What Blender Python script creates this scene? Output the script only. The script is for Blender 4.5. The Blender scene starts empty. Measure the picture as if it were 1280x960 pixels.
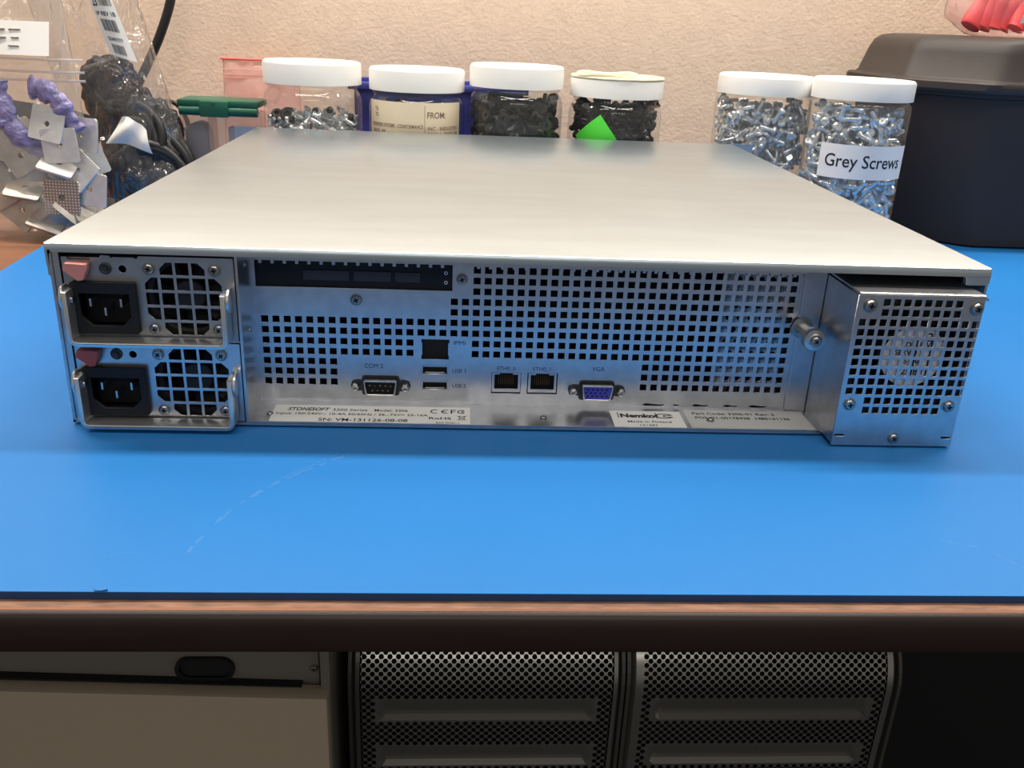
import bpy, bmesh, math, random
from mathutils import Matrix, Vector, Euler
random.seed(7)
S = 0.001                      # all dimensions below are millimetres
C = bpy.context.scene.collection
PI = math.pi
R = math.radians

# ------------------------------------------------------------------ materials
def mat(name, col, rough=.5, metal=0., spec=.5, bump=None, var=None, coat=0., emit=None, aniso=0.):
    m = bpy.data.materials.new(name); m.use_nodes = True
    nt = m.node_tree; b = nt.nodes['Principled BSDF']
    b.inputs['Base Color'].default_value = (*col, 1)
    b.inputs['Roughness'].default_value = rough
    b.inputs['Metallic'].default_value = metal
    b.inputs['Specular IOR Level'].default_value = spec
    b.inputs['Coat Weight'].default_value = coat
    tc = nt.nodes.new('ShaderNodeTexCoord')
    if bump:                    # (scale, strength, distance, detail)
        n = nt.nodes.new('ShaderNodeTexNoise'); n.inputs['Scale'].default_value = bump[0]
        n.inputs['Detail'].default_value = bump[3] if len(bump) > 3 else 3
        nt.links.new(tc.outputs['Object'], n.inputs['Vector'])
        bp = nt.nodes.new('ShaderNodeBump'); bp.inputs['Strength'].default_value = bump[1]; bp.inputs['Distance'].default_value = bump[2]
        nt.links.new(n.outputs['Fac'], bp.inputs['Height']); nt.links.new(bp.outputs['Normal'], b.inputs['Normal'])
    if var:                     # (scale vector, amount) brightness mottling of the surface itself
        mp = nt.nodes.new('ShaderNodeMapping'); mp.inputs['Scale'].default_value = var[0]
        n = nt.nodes.new('ShaderNodeTexNoise'); n.inputs['Scale'].default_value = 1; n.inputs['Detail'].default_value = 4
        nt.links.new(tc.outputs['Object'], mp.inputs['Vector']); nt.links.new(mp.outputs['Vector'], n.inputs['Vector'])
        mx = nt.nodes.new('ShaderNodeMix'); mx.data_type = 'RGBA'
        mr = nt.nodes.new('ShaderNodeMapRange'); mr.inputs['From Min'].default_value = .35; mr.inputs['From Max'].default_value = .65
        nt.links.new(n.outputs['Fac'], mr.inputs['Value']); nt.links.new(mr.outputs['Result'], mx.inputs['Factor'])
        a = var[1]
        mx.inputs['A'].default_value = (*[c * (1 - a) for c in col], 1)
        mx.inputs['B'].default_value = (*[min(1, c * (1 + a)) for c in col], 1)
        nt.links.new(mx.outputs['Result'], b.inputs['Base Color'])
    return m

def clear_film(name, tint=(1, 1, 1), gloss=.08, milky=.05, milk_col=(1, 1, 1), bump=None, rough=.05, ior=1.45):
    """thin clear plastic: transmits straight through, reflects by Fresnel, a little milky"""
    m = bpy.data.materials.new(name); m.use_nodes = True; nt = m.node_tree; nt.nodes.clear()
    out = nt.nodes.new('ShaderNodeOutputMaterial')
    tr = nt.nodes.new('ShaderNodeBsdfTransparent'); tr.inputs['Color'].default_value = (*tint, 1)
    gl = nt.nodes.new('ShaderNodeBsdfGlossy'); gl.inputs['Roughness'].default_value = rough
    df = nt.nodes.new('ShaderNodeBsdfDiffuse'); df.inputs['Color'].default_value = (*milk_col, 1)
    fr = nt.nodes.new('ShaderNodeFresnel')          # same reflectance from both sides of the film
    ge = nt.nodes.new('ShaderNodeNewGeometry'); im = nt.nodes.new('ShaderNodeMix'); im.data_type = 'FLOAT'
    im.inputs['A'].default_value = ior; im.inputs['B'].default_value = 1 / ior
    nt.links.new(ge.outputs['Backfacing'], im.inputs['Factor']); nt.links.new(im.outputs['Result'], fr.inputs['IOR'])
    m1 = nt.nodes.new('ShaderNodeMixShader'); m1.inputs[0].default_value = milky
    m2 = nt.nodes.new('ShaderNodeMixShader')
    nt.links.new(tr.outputs[0], m1.inputs[1]); nt.links.new(df.outputs[0], m1.inputs[2])
    ad = nt.nodes.new('ShaderNodeMath'); ad.operation = 'ADD'; ad.inputs[1].default_value = gloss; ad.use_clamp = True
    nt.links.new(fr.outputs[0], ad.inputs[0]); nt.links.new(ad.outputs[0], m2.inputs[0])
    nt.links.new(m1.outputs[0], m2.inputs[1]); nt.links.new(gl.outputs[0], m2.inputs[2])
    nt.links.new(m2.outputs[0], out.inputs[0])
    if bump:
        tc = nt.nodes.new('ShaderNodeTexCoord')
        mp = nt.nodes.new('ShaderNodeMapping'); mp.inputs['Scale'].default_value = bump[0]
        mp.inputs['Rotation'].default_value = (0, R(25), 0)
        n = nt.nodes.new('ShaderNodeTexNoise'); n.inputs['Scale'].default_value = 1; n.inputs['Detail'].default_value = 2; n.inputs['Distortion'].default_value = .8
        bp = nt.nodes.new('ShaderNodeBump'); bp.inputs['Strength'].default_value = bump[1]; bp.inputs['Distance'].default_value = bump[2]
        nt.links.new(tc.outputs['Object'], mp.inputs[0]); nt.links.new(mp.outputs[0], n.inputs['Vector'])
        nt.links.new(n.outputs['Fac'], bp.inputs['Height'])
        for x in (gl, fr): nt.links.new(bp.outputs[0], x.inputs['Normal'])
    return m

M = {}
M['lid'] = mat('galvanised_steel_lid', (.53, .615, .68), .29, .93, bump=(900, .02, .0003, 2), var=((14, 60, 60), .035))
M['steel'] = mat('galvanised_steel', (.56, .57, .60), .30, .97, var=((160, 160, 160), .06))
M['steel_dull_or_shaded'] = mat('dull_or_shaded_steel', (.36, .37, .385), .42, .9, var=((120, 120, 120), .08))  # darker steel; on the upper power supply face it paints in the shadow
M['nickel'] = mat('bright_nickel', (.58, .575, .565), .28, 1.)
M['handle'] = mat('satin_handle_metal', (.72, .71, .70), .3, .92)
M['screwhead'] = mat('screw_head_steel', (.36, .36, .36), .28, 1.)
M['contacts'] = mat('dull_contacts', (.12, .075, .05), .45, .6)
M['screw'] = mat('zinc_screw', (.86, .88, .90), .26, .8, var=((300, 300, 300), .12))
M['darkmetal'] = mat('dark_metal', (.05, .05, .055), .5, .6)
M['blackp'] = mat('black_plastic', (.012, .012, .014), .5, spec=.25)
M['void'] = mat('black_interior_shade', (.006, .006, .008), .8)  # near-black for interiors; also paints shade into screw slots and under the bench
M['fanblack'] = mat('fan_black_plastic', (.018, .018, .022), .5)
M['ink'] = mat('black_ink', (.012, .013, .02), .6)
M['inkblue'] = mat('panel_ink', (.015, .02, .06), .6)
M['sticker'] = mat('silver_white_label', (.86, .85, .81), .45)
M['sticker_grey'] = mat('silver_label', (.62, .62, .60), .4, .2)
M['whitelabel'] = mat('white_paper_label', (.88, .86, .86), .6)
M['redlatch'] = mat('faded_red_latch', (.62, .23, .19), .45)
M['redlatch2'] = mat('dark_red_latch', (.33, .06, .05), .45)
M['vgablue'] = mat('blue_connector_plastic', (.045, .05, .42), .4)
M['gold'] = mat('gold_contact', (.72, .55, .3), .3, 1.)
M['mat'] = mat('blue_rubber_mat', (.020, .178, .50), .42, spec=.22, bump=(2200, .06, .0002, 2), var=((5, 5, 5), .035))
M['matedge'] = mat('dark_blue_mat_edge', (.012, .05, .16), .7)
M['scuff'] = mat('scuffed_blue', (.030, .195, .525), .5)
M['wall'] = mat('textured_painted_wall', (.95, .745, .575), .75, spec=.2, bump=(300, .24, .0022, 4), var=((60, 60, 60), .03))
M['floor'] = mat('dark_floor', (.02, .019, .02), .7, var=((9, 9, 9), .1))
M['wood'] = mat('brown_laminate', (.20, .085, .045), .42, var=((4, 60, 60), .22))
M['worn'] = mat('worn_particle_edge', (.23, .115, .07), .65, var=((90, 400, 400), .3))
M['trim'] = mat('dark_brown_edging', (.024, .013, .012), .38, var=((30, 200, 200), .12))
M['lidwhite'] = mat('white_ribbed_plastic', (.80, .79, .77), .42)
M['lidold'] = mat('yellowed_plastic', (.80, .72, .52), .5)
M['rubberblk'] = mat('black_rubber', (.02, .018, .018), .45)
M['blackscrew'] = mat('black_oxide', (.035, .032, .034), .28, .5)
M['kraft'] = mat('cream_shipping_label', (.84, .70, .50), .6)
M['kraftink'] = mat('faded_brown_ink', (.22, .13, .09), .7)
M['green'] = mat('fluorescent_green_paper', (.10, .80, .06), .55)
M['greenlid'] = mat('dark_green_plastic', (.010, .105, .060), .35)
M['slate'] = mat('slate_blue_plastic', (.12, .16, .26), .5)
M['bluebin'] = mat('royal_blue_plastic', (.05, .06, .32), .38)
M['tote'] = mat('black_tote_plastic', (.040, .032, .032), .5, spec=.28, bump=(700, .12, .0005, 2))
M['totelid'] = mat('charcoal_tote_lid', (.052, .042, .038), .5, spec=.3, bump=(700, .12, .0005, 2))
M['redstuff'] = mat('red_plastic', (.78, .07, .08), .45)
M['purple'] = mat('purple_foam', (.29, .26, .48), .5, bump=(220, .8, .004, 3), var=((140, 140, 140), .35))
M['plate'] = mat('zinc_plate', (.80, .785, .76), .33, .55, var=((70, 70, 70), .10))
M['plate_dark'] = mat('aged_zinc_plate', (.46, .42, .37), .38, .65, var=((70, 70, 70), .15))
M['cable'] = mat('black_cable', (.012, .012, .014), .45)
M['blackstuff'] = mat('black_cable_bundle', (.016, .014, .020), .25, bump=(90, .9, .008, 4))
M['beige'] = mat('beige_enamel', (.46, .38, .285), .5, bump=(500, .1, .0005, 2))
M['greyframe'] = mat('grey_enamel', (.15, .14, .125), .45)
M['perf'] = mat('perforated_grey_metal', (.34, .33, .32), .27, .85)
M['perf_side'] = mat('grey_case_side', (.09, .086, .08), .5, .5)
M['paper'] = mat('white_paper', (.86, .84, .80), .6)
M['greyink'] = mat('grey_ink', (.35, .30, .26), .7)
M['jar'] = clear_film('clear_jar_plastic', (.97, .975, .97), .035, .025, (.9, .92, .9), rough=.05, ior=1.42)
M['bag'] = clear_film('clear_bag_film', (.97, .96, .94), .05, .16, (1, .95, .88), bump=((45, 45, 18), .6, .010), rough=.12, ior=1.5)
M['bag_dark'] = clear_film('crinkled_clear_film', (.97, .965, .96), .07, .05, (1, .93, .88), bump=((60, 60, 28), 1.0, .016), rough=.10, ior=1.5)
M['bag_thin'] = clear_film('clear_bag_film_smooth', (.97, .96, .95), .03, .14, (1, .93, .85), bump=((25, 25, 9), .5, .008), rough=.14)
M['zip'] = clear_film('zip_band_film', (.9, .88, .9), .12, .35, (1, .95, .92), rough=.15)
M['pinkbag'] = clear_film('pink_bag_film', (.98, .80, .76), .02, .34, (1, .72, .66), bump=((30, 30, 120), .5, .006), rough=.12)
M['redfilm'] = clear_film('clear_red_bag_film', (.98, .90, .90), .02, .16, (1, .66, .64), bump=((50, 30, 20), .6, .008), rough=.22, ior=1.25)
M['tub'] = clear_film('frosted_tub_plastic', (.9, .88, .86), .03, .22, (.85, .72, .62), rough=.2)

# dotted plate
def dotted(name, col, pitch):
    m = mat(name, col, .3, .9); nt = m.node_tree; b = nt.nodes['Principled BSDF']
    tc = nt.nodes.new('ShaderNodeTexCoord'); mp = nt.nodes.new('ShaderNodeMapping'); mp.inputs['Scale'].default_value = (1 / pitch,) * 3
    nt.links.new(tc.outputs['Object'], mp.inputs[0])
    sx = nt.nodes.new('ShaderNodeSeparateXYZ'); nt.links.new(mp.outputs[0], sx.inputs[0])
    prev = None
    for ax in ('X', 'Z'):
        f = nt.nodes.new('ShaderNodeMath'); f.operation = 'FRACT'; nt.links.new(sx.outputs[ax], f.inputs[0])
        d = nt.nodes.new('ShaderNodeMath'); d.operation = 'SUBTRACT'; d.inputs[1].default_value = .5; nt.links.new(f.outputs[0], d.inputs[0])
        q = nt.nodes.new('ShaderNodeMath'); q.operation = 'POWER'; q.inputs[1].default_value = 2; nt.links.new(d.outputs[0], q.inputs[0])
        if prev:
            s = nt.nodes.new('ShaderNodeMath'); s.operation = 'ADD'; nt.links.new(prev.outputs[0], s.inputs[0]); nt.links.new(q.outputs[0], s.inputs[1]); prev = s
        else: prev = q
    c = nt.nodes.new('ShaderNodeMath'); c.operation = 'LESS_THAN'; c.inputs[1].default_value = .07; nt.links.new(prev.outputs[0], c.inputs[0])
    mx = nt.nodes.new('ShaderNodeMix'); mx.data_type = 'RGBA'; nt.links.new(c.outputs[0], mx.inputs['Factor'])
    mx.inputs['A'].default_value = (*col, 1); mx.inputs['B'].default_value = (.95, .93, .9, 1)
    nt.links.new(mx.outputs['Result'], b.inputs['Base Color'])
    return m
M['dotplate'] = dotted('dimpled_plate', (.40, .35, .31), .0024)

# ------------------------------------------------------------------ mesh tools (mm)
class MB:
    def __init__(s): s.bm = bmesh.new()
    def _new(s, geom_verts, mtx):
        bmesh.ops.transform(s.bm, matrix=mtx, verts=geom_verts)
    def box(s, x0, y0, z0, x1, y1, z1, bev=0, seg=2, mtx=None):
        r = bmesh.ops.create_cube(s.bm, size=1); vs = r['verts']
        s._new(vs, Matrix.Translation(((x0 + x1) / 2, (y0 + y1) / 2, (z0 + z1) / 2)) @ Matrix.Diagonal((abs(x1 - x0), abs(y1 - y0), abs(z1 - z0), 1)))
        if bev:
            es = list({e for v in vs for e in v.link_edges})
            r2 = bmesh.ops.bevel(s.bm, geom=es, offset=bev, segments=seg, profile=.5, affect='EDGES')
            vs = list({v for f in r2['faces'] for v in f.verts} | {v for v in vs if v.is_valid})
        if mtx: s._new([v for v in vs if v.is_valid], mtx)
        return s
    def lathe(s, prof, n=32, mtx=None, cap=True):
        """prof: [(r, z)...] about Z"""
        rings = []; allv = []
        for r, z in prof:
            if r < 1e-6: ring = [s.bm.verts.new((0, 0, z))]
            else: ring = [s.bm.verts.new((r * math.cos(2 * PI * k / n), r * math.sin(2 * PI * k / n), z)) for k in range(n)]
            rings.append(ring); allv += ring
        for a, b in zip(rings, rings[1:]):
            if len(a) == 1 and len(b) == 1: continue
            for k in range(n):
                k2 = (k + 1) % n
                if len(a) == 1: s.bm.faces.new((a[0], b[k2], b[k]))
                elif len(b) == 1: s.bm.faces.new((a[k], a[k2], b[0]))
                else: s.bm.faces.new((a[k], a[k2], b[k2], b[k]))
        if mtx: s._new(allv, mtx)
        return s
    def cyl(s, p0, p1, r0, r1=None, n=16):
        r1 = r0 if r1 is None else r1
        p0, p1 = Vector(p0), Vector(p1); d = p1 - p0; L = d.length
        q = d.to_track_quat('Z', 'Y').to_matrix().to_4x4()
        return s.lathe([(0, 0), (r0, 0), (r1, L), (0, L)], n, Matrix.Translation(p0) @ q)
    def tube(s, pts, r, n=10, close=True, sub=0, flat=1.):
        P = [Vector(p) for p in pts]
        for _ in range(sub):            # Chaikin smoothing
            Q = [P[0]]
            for a, b in zip(P, P[1:]): Q += [a.lerp(b, .25), a.lerp(b, .75)]
            P = Q + [P[-1]]
        rr = r if callable(r) else (lambda t: r)
        t0 = (P[1] - P[0]).normalized(); up = Vector((0, 1, 0)) if abs(t0.y) < .9 else Vector((0, 0, 1))
        u = t0.cross(up).normalized(); rings = []
        for i, p in enumerate(P):
            t = (P[min(i + 1, len(P) - 1)] - P[max(i - 1, 0)]).normalized()
            u = (u - t * u.dot(t)).normalized(); w = t.cross(u)
            q = rr(i / (len(P) - 1))
            rings.append([s.bm.verts.new(p + (u * math.cos(2 * PI * k / n) + w * math.sin(2 * PI * k / n) * flat) * q) for k in range(n)])
        for a, b in zip(rings, rings[1:]):
            for k in range(n): s.bm.faces.new((a[k], a[(k + 1) % n], b[(k + 1) % n], b[k]))
        if close:
            s.bm.faces.new(rings[0][::-1]); s.bm.faces.new(rings[-1])
        return s
    def prism(s, pts, axis, a0, a1, bev=0):
        """polygon pts (2D) extruded along axis x / y / z from a0 to a1"""
        def mk(p, a):
            return {'x': (a, p[0], p[1]), 'y': (p[0], a, p[1]), 'z': (p[0], p[1], a)}[axis]
        A = [s.bm.verts.new(mk(p, a0)) for p in pts]; B = [s.bm.verts.new(mk(p, a1)) for p in pts]
        n = len(pts); fs = [s.bm.faces.new(A), s.bm.faces.new(B[::-1])]
        for k in range(n): fs.append(s.bm.faces.new((A[k], B[k], B[(k + 1) % n], A[(k + 1) % n])))
        if bev:
            es = list({e for f in fs for e in f.edges})
            bmesh.ops.bevel(s.bm, geom=es, offset=bev, segments=2, profile=.5, affect='EDGES')
        return s
    def add(s, me, mtx):
        n0 = len(s.bm.verts); s.bm.from_mesh(me); s.bm.verts.ensure_lookup_table()
        s._new(s.bm.verts[n0:], mtx); return s
    def grid(s, f, nu, nv):
        V = [[s.bm.verts.new(f(i / nu, j / nv)) for i in range(nu + 1)] for j in range(nv + 1)]
        for j in range(nv):
            for i in range(nu): s.bm.faces.new((V[j][i], V[j][i + 1], V[j + 1][i + 1], V[j + 1][i]))
        return s
    def mesh(s, name, m, smooth=30, loc=(0, 0, 0)):
        bmesh.ops.recalc_face_normals(s.bm, faces=s.bm.faces)
        bmesh.ops.translate(s.bm, verts=s.bm.verts, vec=[-c for c in loc])
        bmesh.ops.scale(s.bm, vec=(S, S, S), verts=s.bm.verts)
        me = bpy.data.meshes.new(name); s.bm.to_mesh(me); s.bm.free()
        me.materials.append(m)
        if smooth:
            me.polygons.foreach_set('use_smooth', [True] * len(me.polygons))
            me.set_sharp_from_angle(angle=R(smooth))
        return me
    def obj(s, name, m, parent=None, loc=(0, 0, 0), smooth=30, rot=None):
        """geometry is given in the parent's (or world) frame; loc = where its origin goes"""
        o = bpy.data.objects.new(name, s.mesh(name, m, smooth, loc)); C.objects.link(o)
        o.location = [c * S for c in loc]
        if rot: o.rotation_euler = rot
        if parent: o.parent = parent
        return o

def empty(name, loc, label=None, cat=None, group=None, rot=None):
    o = bpy.data.objects.new(name, None); C.objects.link(o); o.location = [c * S for c in loc]
    o.empty_display_size = .01
    if rot: o.rotation_euler = rot
    return tag(o, label, cat, group)
def tag(o, label=None, cat=None, group=None, kind=None):
    for k, v in (('label', label), ('category', cat), ('group', group), ('kind', kind)):
        if v: o[k] = v
    return o
def copy_obj(o, parent=None, name=None):
    c = o.copy(); C.objects.link(c)
    if parent: c.parent = parent
    return c

def curve_mesh(loops, thick, font=None, bevel=0):
    cu = bpy.data.curves.new('t', 'CURVE'); cu.dimensions = '2D'; cu.fill_mode = 'BOTH'; cu.extrude = thick / 2
    for L in loops:
        sp = cu.splines.new('POLY'); sp.points.add(len(L) - 1); sp.use_cyclic_u = True
        for p, q in zip(sp.points, L): p.co = (q[0], q[1], 0, 1)
    o = bpy.data.objects.new('t', cu); C.objects.link(o)
    me = bpy.data.meshes.new_from_object(o); bpy.data.objects.remove(o); bpy.data.curves.remove(cu)
    bm = bmesh.new(); bm.from_mesh(me); bmesh.ops.remove_doubles(bm, verts=bm.verts, dist=1e-5); bm.to_mesh(me); bm.free()
    return me
def text_mesh(body, size, thick=.06, width=None, align='LEFT', bold=0, shear=0, spacing=1.):
    cu = bpy.data.curves.new('t', 'FONT'); cu.body = body; cu.size = size; cu.extrude = thick / 2; cu.align_x = align
    cu.offset = bold; cu.shear = shear; cu.space_character = spacing; cu.resolution_u = 3
    o = bpy.data.objects.new('t', cu); C.objects.link(o)
    me = bpy.data.meshes.new_from_object(o); bpy.data.objects.remove(o); bpy.data.curves.remove(cu)
    xs = [v.co.x for v in me.vertices]
    if width and xs:
        k = width / (max(xs) - min(xs)); x0 = min(xs) if align == 'LEFT' else 0
        for v in me.vertices: v.co.x = (v.co.x - x0) * k
    return me
def rect(x0, y0, x1, y1): return [(x0, y0), (x1, y0), (x1, y1), (x0, y1)]
def circ(x, y, r, n=16): return [(x + r * math.cos(2 * PI * k / n), y + r * math.sin(2 * PI * k / n)) for k in range(n)]
def rrect(x0, y0, x1, y1, r, n=4):
    P = []
    for cx, cy, a in ((x1 - r, y0 + r, -90), (x1 - r, y1 - r, 0), (x0 + r, y1 - r, 90), (x0 + r, y0 + r, 180)):
        for k in range(n + 1): t = R(a + 90 * k / n); P.append((cx + r * math.cos(t), cy + r * math.sin(t)))
    return P
FRONT = Matrix(((1, 0, 0, 0), (0, 0, -1, 0), (0, 1, 0, 0), (0, 0, 0, 1)))   # (u,v,w) -> (x, -w, z): faces -Y
def at_front(y): return Matrix.Translation((0, y, 0)) @ FRONT
def plate(name, outer, holes, thick, y, m, parent):
    """sheet in the XZ plane; front surface at y"""
    me = curve_mesh([outer] + holes, thick)
    return MB().add(me, at_front(y + thick / 2)).obj(name, m, parent, smooth=0)
def lettering(name, items, y, m, parent):
    """items: (text, x, z, size, width, align, bold) printed on a surface facing -Y at y"""
    b = MB()
    for t, x, z, sz, w, al, bo in items:
        b.add(text_mesh(t, sz, .05, w, al, bo), Matrix.Translation((x, y - .03, z)) @ FRONT)
    return b.obj(name, m, parent, smooth=0)

# ------------------------------------------------------------------ SETTING
DESK_F = -140.0
def struct(o): o['kind'] = 'structure'; return o
struct(MB().box(-1700, 622, -760, 1700, 700, 2300).obj('wall_back', M['wall']))
struct(MB().box(-1700, -1500, -800, 1700, 700, -760).obj('floor', M['floor']))

bench = empty('workbench', (0, 240, -760), 'brown laminate workbench with worn front edge under the blue mat', 'workbench')
def bpart(b, name, m, **k):      # children of the bench: keep world placement
    o = b.obj(name, m, **k); o.parent = bench; o.matrix_parent_inverse = Matrix.Translation((0, -.24, .76)); return o
bpart(MB().box(-900, DESK_F + .6, -20, 900, 618, -3.2), 'worktop', M['wood'])
b = MB(); b.prism([(DESK_F - .9, -4.2), (DESK_F - .1, -3.5), (DESK_F + .9, -3.3), (DESK_F + .9, -8), (DESK_F + .5, -20), (DESK_F + .2, -20), (DESK_F - 1.6, -18.6), (DESK_F - 2.2, -16), (DESK_F - 2.2, -8.0), (DESK_F - 1.6, -5.4)], 'x', -900, 900)
bpart(b, 'edge_trim', M['trim'])
b = MB()                        # the scratched, worn strip of the top between mat and edging
def wornf(u, v):
    x = -900 + 1800 * u
    j = .35 * math.sin(x * .31) * math.sin(x * .083 + 1) + .25 * math.sin(x * .9)
    return (x, (DESK_F + .9 + j * .5) + v * (6.0), -3.22 + .12 * math.sin(PI * v) - (.25 if v < .01 else 0))
b.grid(wornf, 700, 4); wo = bpart(b, 'worn_strip', M['worn'])
for sx in (-880, 840):
    bpart(MB().box(sx, -100, -760, sx + 40, -60, -21, 2), 'leg', M['trim'])
    bpart(MB().box(sx, 560, -760, sx + 40, 600, -21, 2), 'leg', M['trim'])
bpart(MB().box(-840, 480, -759, 840, 492, -21), 'dark_backing', M['void'])  # added black sheet that keeps the space under the bench dark

mt = empty('mat', (0, 190, -3), 'bright blue rubber work mat laid over the workbench', 'mat')
def mpart(b, name, m, **k):
    o = b.obj(name, m, **k); o.parent = mt; o.matrix_parent_inverse = Matrix.Translation((0, -.19, .003)); return o
MX0, MY0 = -358, -133.6
b = MB(); b.prism([(MX0 + 2, MY0), (900, MY0), (900, 560), (MX0 - 18, 560)], 'z', -3, 0); 
mpart(b, 'mat_sheet', M['mat'])
b = MB(); b.grid(lambda u, v: (MX0 + 2 + (898 - MX0) * u, MY0 - .12, -3 + 2.7 * v), 4, 1); mpart(b, 'mat_edge', M['matedge'])
b = MB()                       # little curled nick on the front edge
b.prism([(-155.5, MY0 + 1.6), (-154.6, MY0 - .3), (-152.4, MY0 - .3), (-150.5, MY0 + .6)], 'z', -.2, .8, .15); mpart(b, 'nick', M['mat'])
def scuff(pts, w):
    b = MB(); P = [Vector((x, y, .06)) for x, y in pts]
    for _ in range(3):
        Q = [P[0]]
        for a, c in zip(P, P[1:]): Q += [a.lerp(c, .25), a.lerp(c, .75)]
        P = Q + [P[-1]]
    for i, (a, c) in enumerate(zip(P, P[1:])):
        if random.random() < .22: continue
        n = (c - a).cross(Vector((0, 0, 1))).normalized(); ww = w * random.uniform(.3, 1)
        o = n * random.uniform(-.3, .3) * w
        b.bm.faces.new([b.bm.verts.new(q) for q in (a + o - n * ww, c + o - n * ww, c + o + n * ww, a + o + n * ww)])
    mpart(b, 'scuff_mark', M['scuff'], smooth=0)

# ------------------------------------------------------------------ SERVER
H = 87.1; D = 440.6; HW = 215
srv = empty('rack_server', (0, 0, 0), 'silver two-unit rack server lying on the blue mat, rear panel facing the viewer', 'server')
# lid: folded sheet with rounded front fold, side skirts and lip; the lip is deeper right of the fan box
b = MB()
fold = [(0, 84.6), (.15, 85.8), (.6, 86.7), (1.4, 87.1)]
prof = [(1.2, 83.0), (0, 83.0)] + fold + [(D, 87.1), (D, 85.9), (1.4, 85.9), (1.2, 84.6)]
b.prism(prof, 'x', -HW + .3, HW - .3)
b.prism([(-HW, 87.0), (-HW + 1.2, 87.0), (-HW + 1.2, 72), (-HW, 72)], 'y', 1.2, D)
b.prism([(HW, 87.0), (HW - 1.2, 87.0), (HW - 1.2, 72), (HW, 72)], 'y', 1.2, D)
b.prism([(HW - .3, 83.1), (HW - .3, 79.9), (HW - 2, 79.0), (HW - 11.2, 79.0), (HW - 11.8, 79.8), (HW - 12.2, 82.2), (HW - 13.2, 83.1)], 'y', 0, 1.2)
b.prism([(-HW + .3, 83.1), (-HW + .3, 77), (-HW + 1.6, 77), (-HW + 2, 82), (-HW + 3, 83.1)], 'y', 0, 1.2)
lid = b.obj('lid', M['lid'], srv, smooth=35)
# chassis body: floor tray, side walls, inner divider, far front panel
b = MB()
b.box(-HW + 1.4, 0, 1.0, HW - 1.4, D, 2.2)
b.box(-HW + 1.4, 0, 1.0, -HW + 2.6, D, 84); b.box(HW - 2.6, 18, 1.0, HW - 1.4, D, 82)
b.box(-133.2, .2, 2, -132, 300, 84)
b.box(-HW + 1.4, D - 1.2, 1, HW - 1.4, D, 85)
b.box(-132, 0, 2.1, 147, .8, 2.9)
b.box(-HW + 2.7, 2.4, 41.6, -133.3, 200, 42.4)
b.box(-HW + 2.7, 1.0, 2.2, -209.6, 2.2, 84)
b.box(-HW + 5.6, .2, 2.2, -209.2, 8, 83)
b.obj('chassis', M['steel'], srv, smooth=0)
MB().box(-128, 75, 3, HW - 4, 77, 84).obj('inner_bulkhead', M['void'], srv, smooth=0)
for sx, lab in ((-1, ''), (1, '')):
    b = MB(); b.prism([(sx * 213, 79), (sx * 234.5, 79), (sx * 234.5, 87.4), (sx * 213, 87.4)][::sx], 'y', D + .2, D + 2.2)
    b.prism([(sx * 213, 4), (sx * 234.5, 4), (sx * 234.5, 79), (sx * 213, 79)][::sx], 'y', D + .2, D + 2.2)
    b.obj('rack_ear', M['steel'], srv, smooth=0)

# rear panel with its punched openings
YP = 26.5; PX, PZ, HS = 5.41, 5.4, 3.45
def hx(k): return -129.0 + PX * k
def hz(r): return 74.5 - PZ * r - HS
holes = []
for r in range(12):
    for k in range(49):
        if r <= 2: ok = k >= 19
        elif r <= 4: ok = k >= 17
        elif r <= 6: ok = True
        elif r <= 8: ok = k <= 13 or k >= 19
        else: ok = k <= 6 or k >= 35
        if ok: holes.append(rect(hx(k), hz(r), hx(k) + HS, hz(r) + HS))
holes.append(rect(-130.6, 62, -36.4, 80))
ipmi = [(-51.3, 26.4), (-37.6, 26.4), (-37.6, 28.6), (-38, 28.6), (-38, 35), (-37.4, 35), (-37.4, 37), (-51.3, 37), (-51.3, 35), (-50.9, 35), (-50.9, 28.6), (-51.3, 28.6)]
holes += [ipmi, rect(-51.2, 17.8, -37.8, 23.1), rect(-51.2, 9.5, -37.8, 14.8), rect(-15.9, 8.6, -.9, 20.2), rect(2.3, 8.6, 17.8, 20.2)]
slots = []
for x0, x1 in ((62, 74.5), (78, 82.3), (88, 97.5), (104.5, 113), (118, 128.5)):
    slots.append([(x0, 4.0), (x0 + 1.2, 3.7), (x0 + 1.6, 3.2), (x1 - 2, 3.2), (x1, 3.6), (x1 - 1, 4.3), (x1 - 2.4, 4.0), (x0 + 2.4, 4.6)])
holes += slots
panel = plate('rear_panel', rect(-132, 2.2, 137.2, 85), holes, 1.0, YP, M['steel'], srv)
b = MB(); b.box(137.4, YP - 1.2, 2.2, 147.8, YP, 85, .3); b.box(136.9, YP - .9, 2.2, 137.5, YP + 1, 85)
b.obj('side_bracket', M['steel'], srv, smooth=0)
# a folded flap and the printed names of the ports
for it in [('COM 2', -75.0, 21.2, 3.3, 9.2, 'CENTER', 0), ('IPMI', -35.3, 34.4, 3.0, 5.8, 'LEFT', 0), ('USB 3', -35.6, 19.5, 2.9, 6.8, 'LEFT', 0),
    ('USB 2', -35.6, 11.4, 2.9, 6.8, 'LEFT', 0), ('ETH0_0', -8.6, 21.4, 2.9, 9.3, 'CENTER', 0), ('ETH0_1', 9.6, 21.4, 2.9, 8.9, 'CENTER', 0), ('VGA', 38.2, 21.9, 3.3, 6.4, 'CENTER', 0)]:
    lettering('port_lettering', [it], YP, M['inkblue'], srv)
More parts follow.
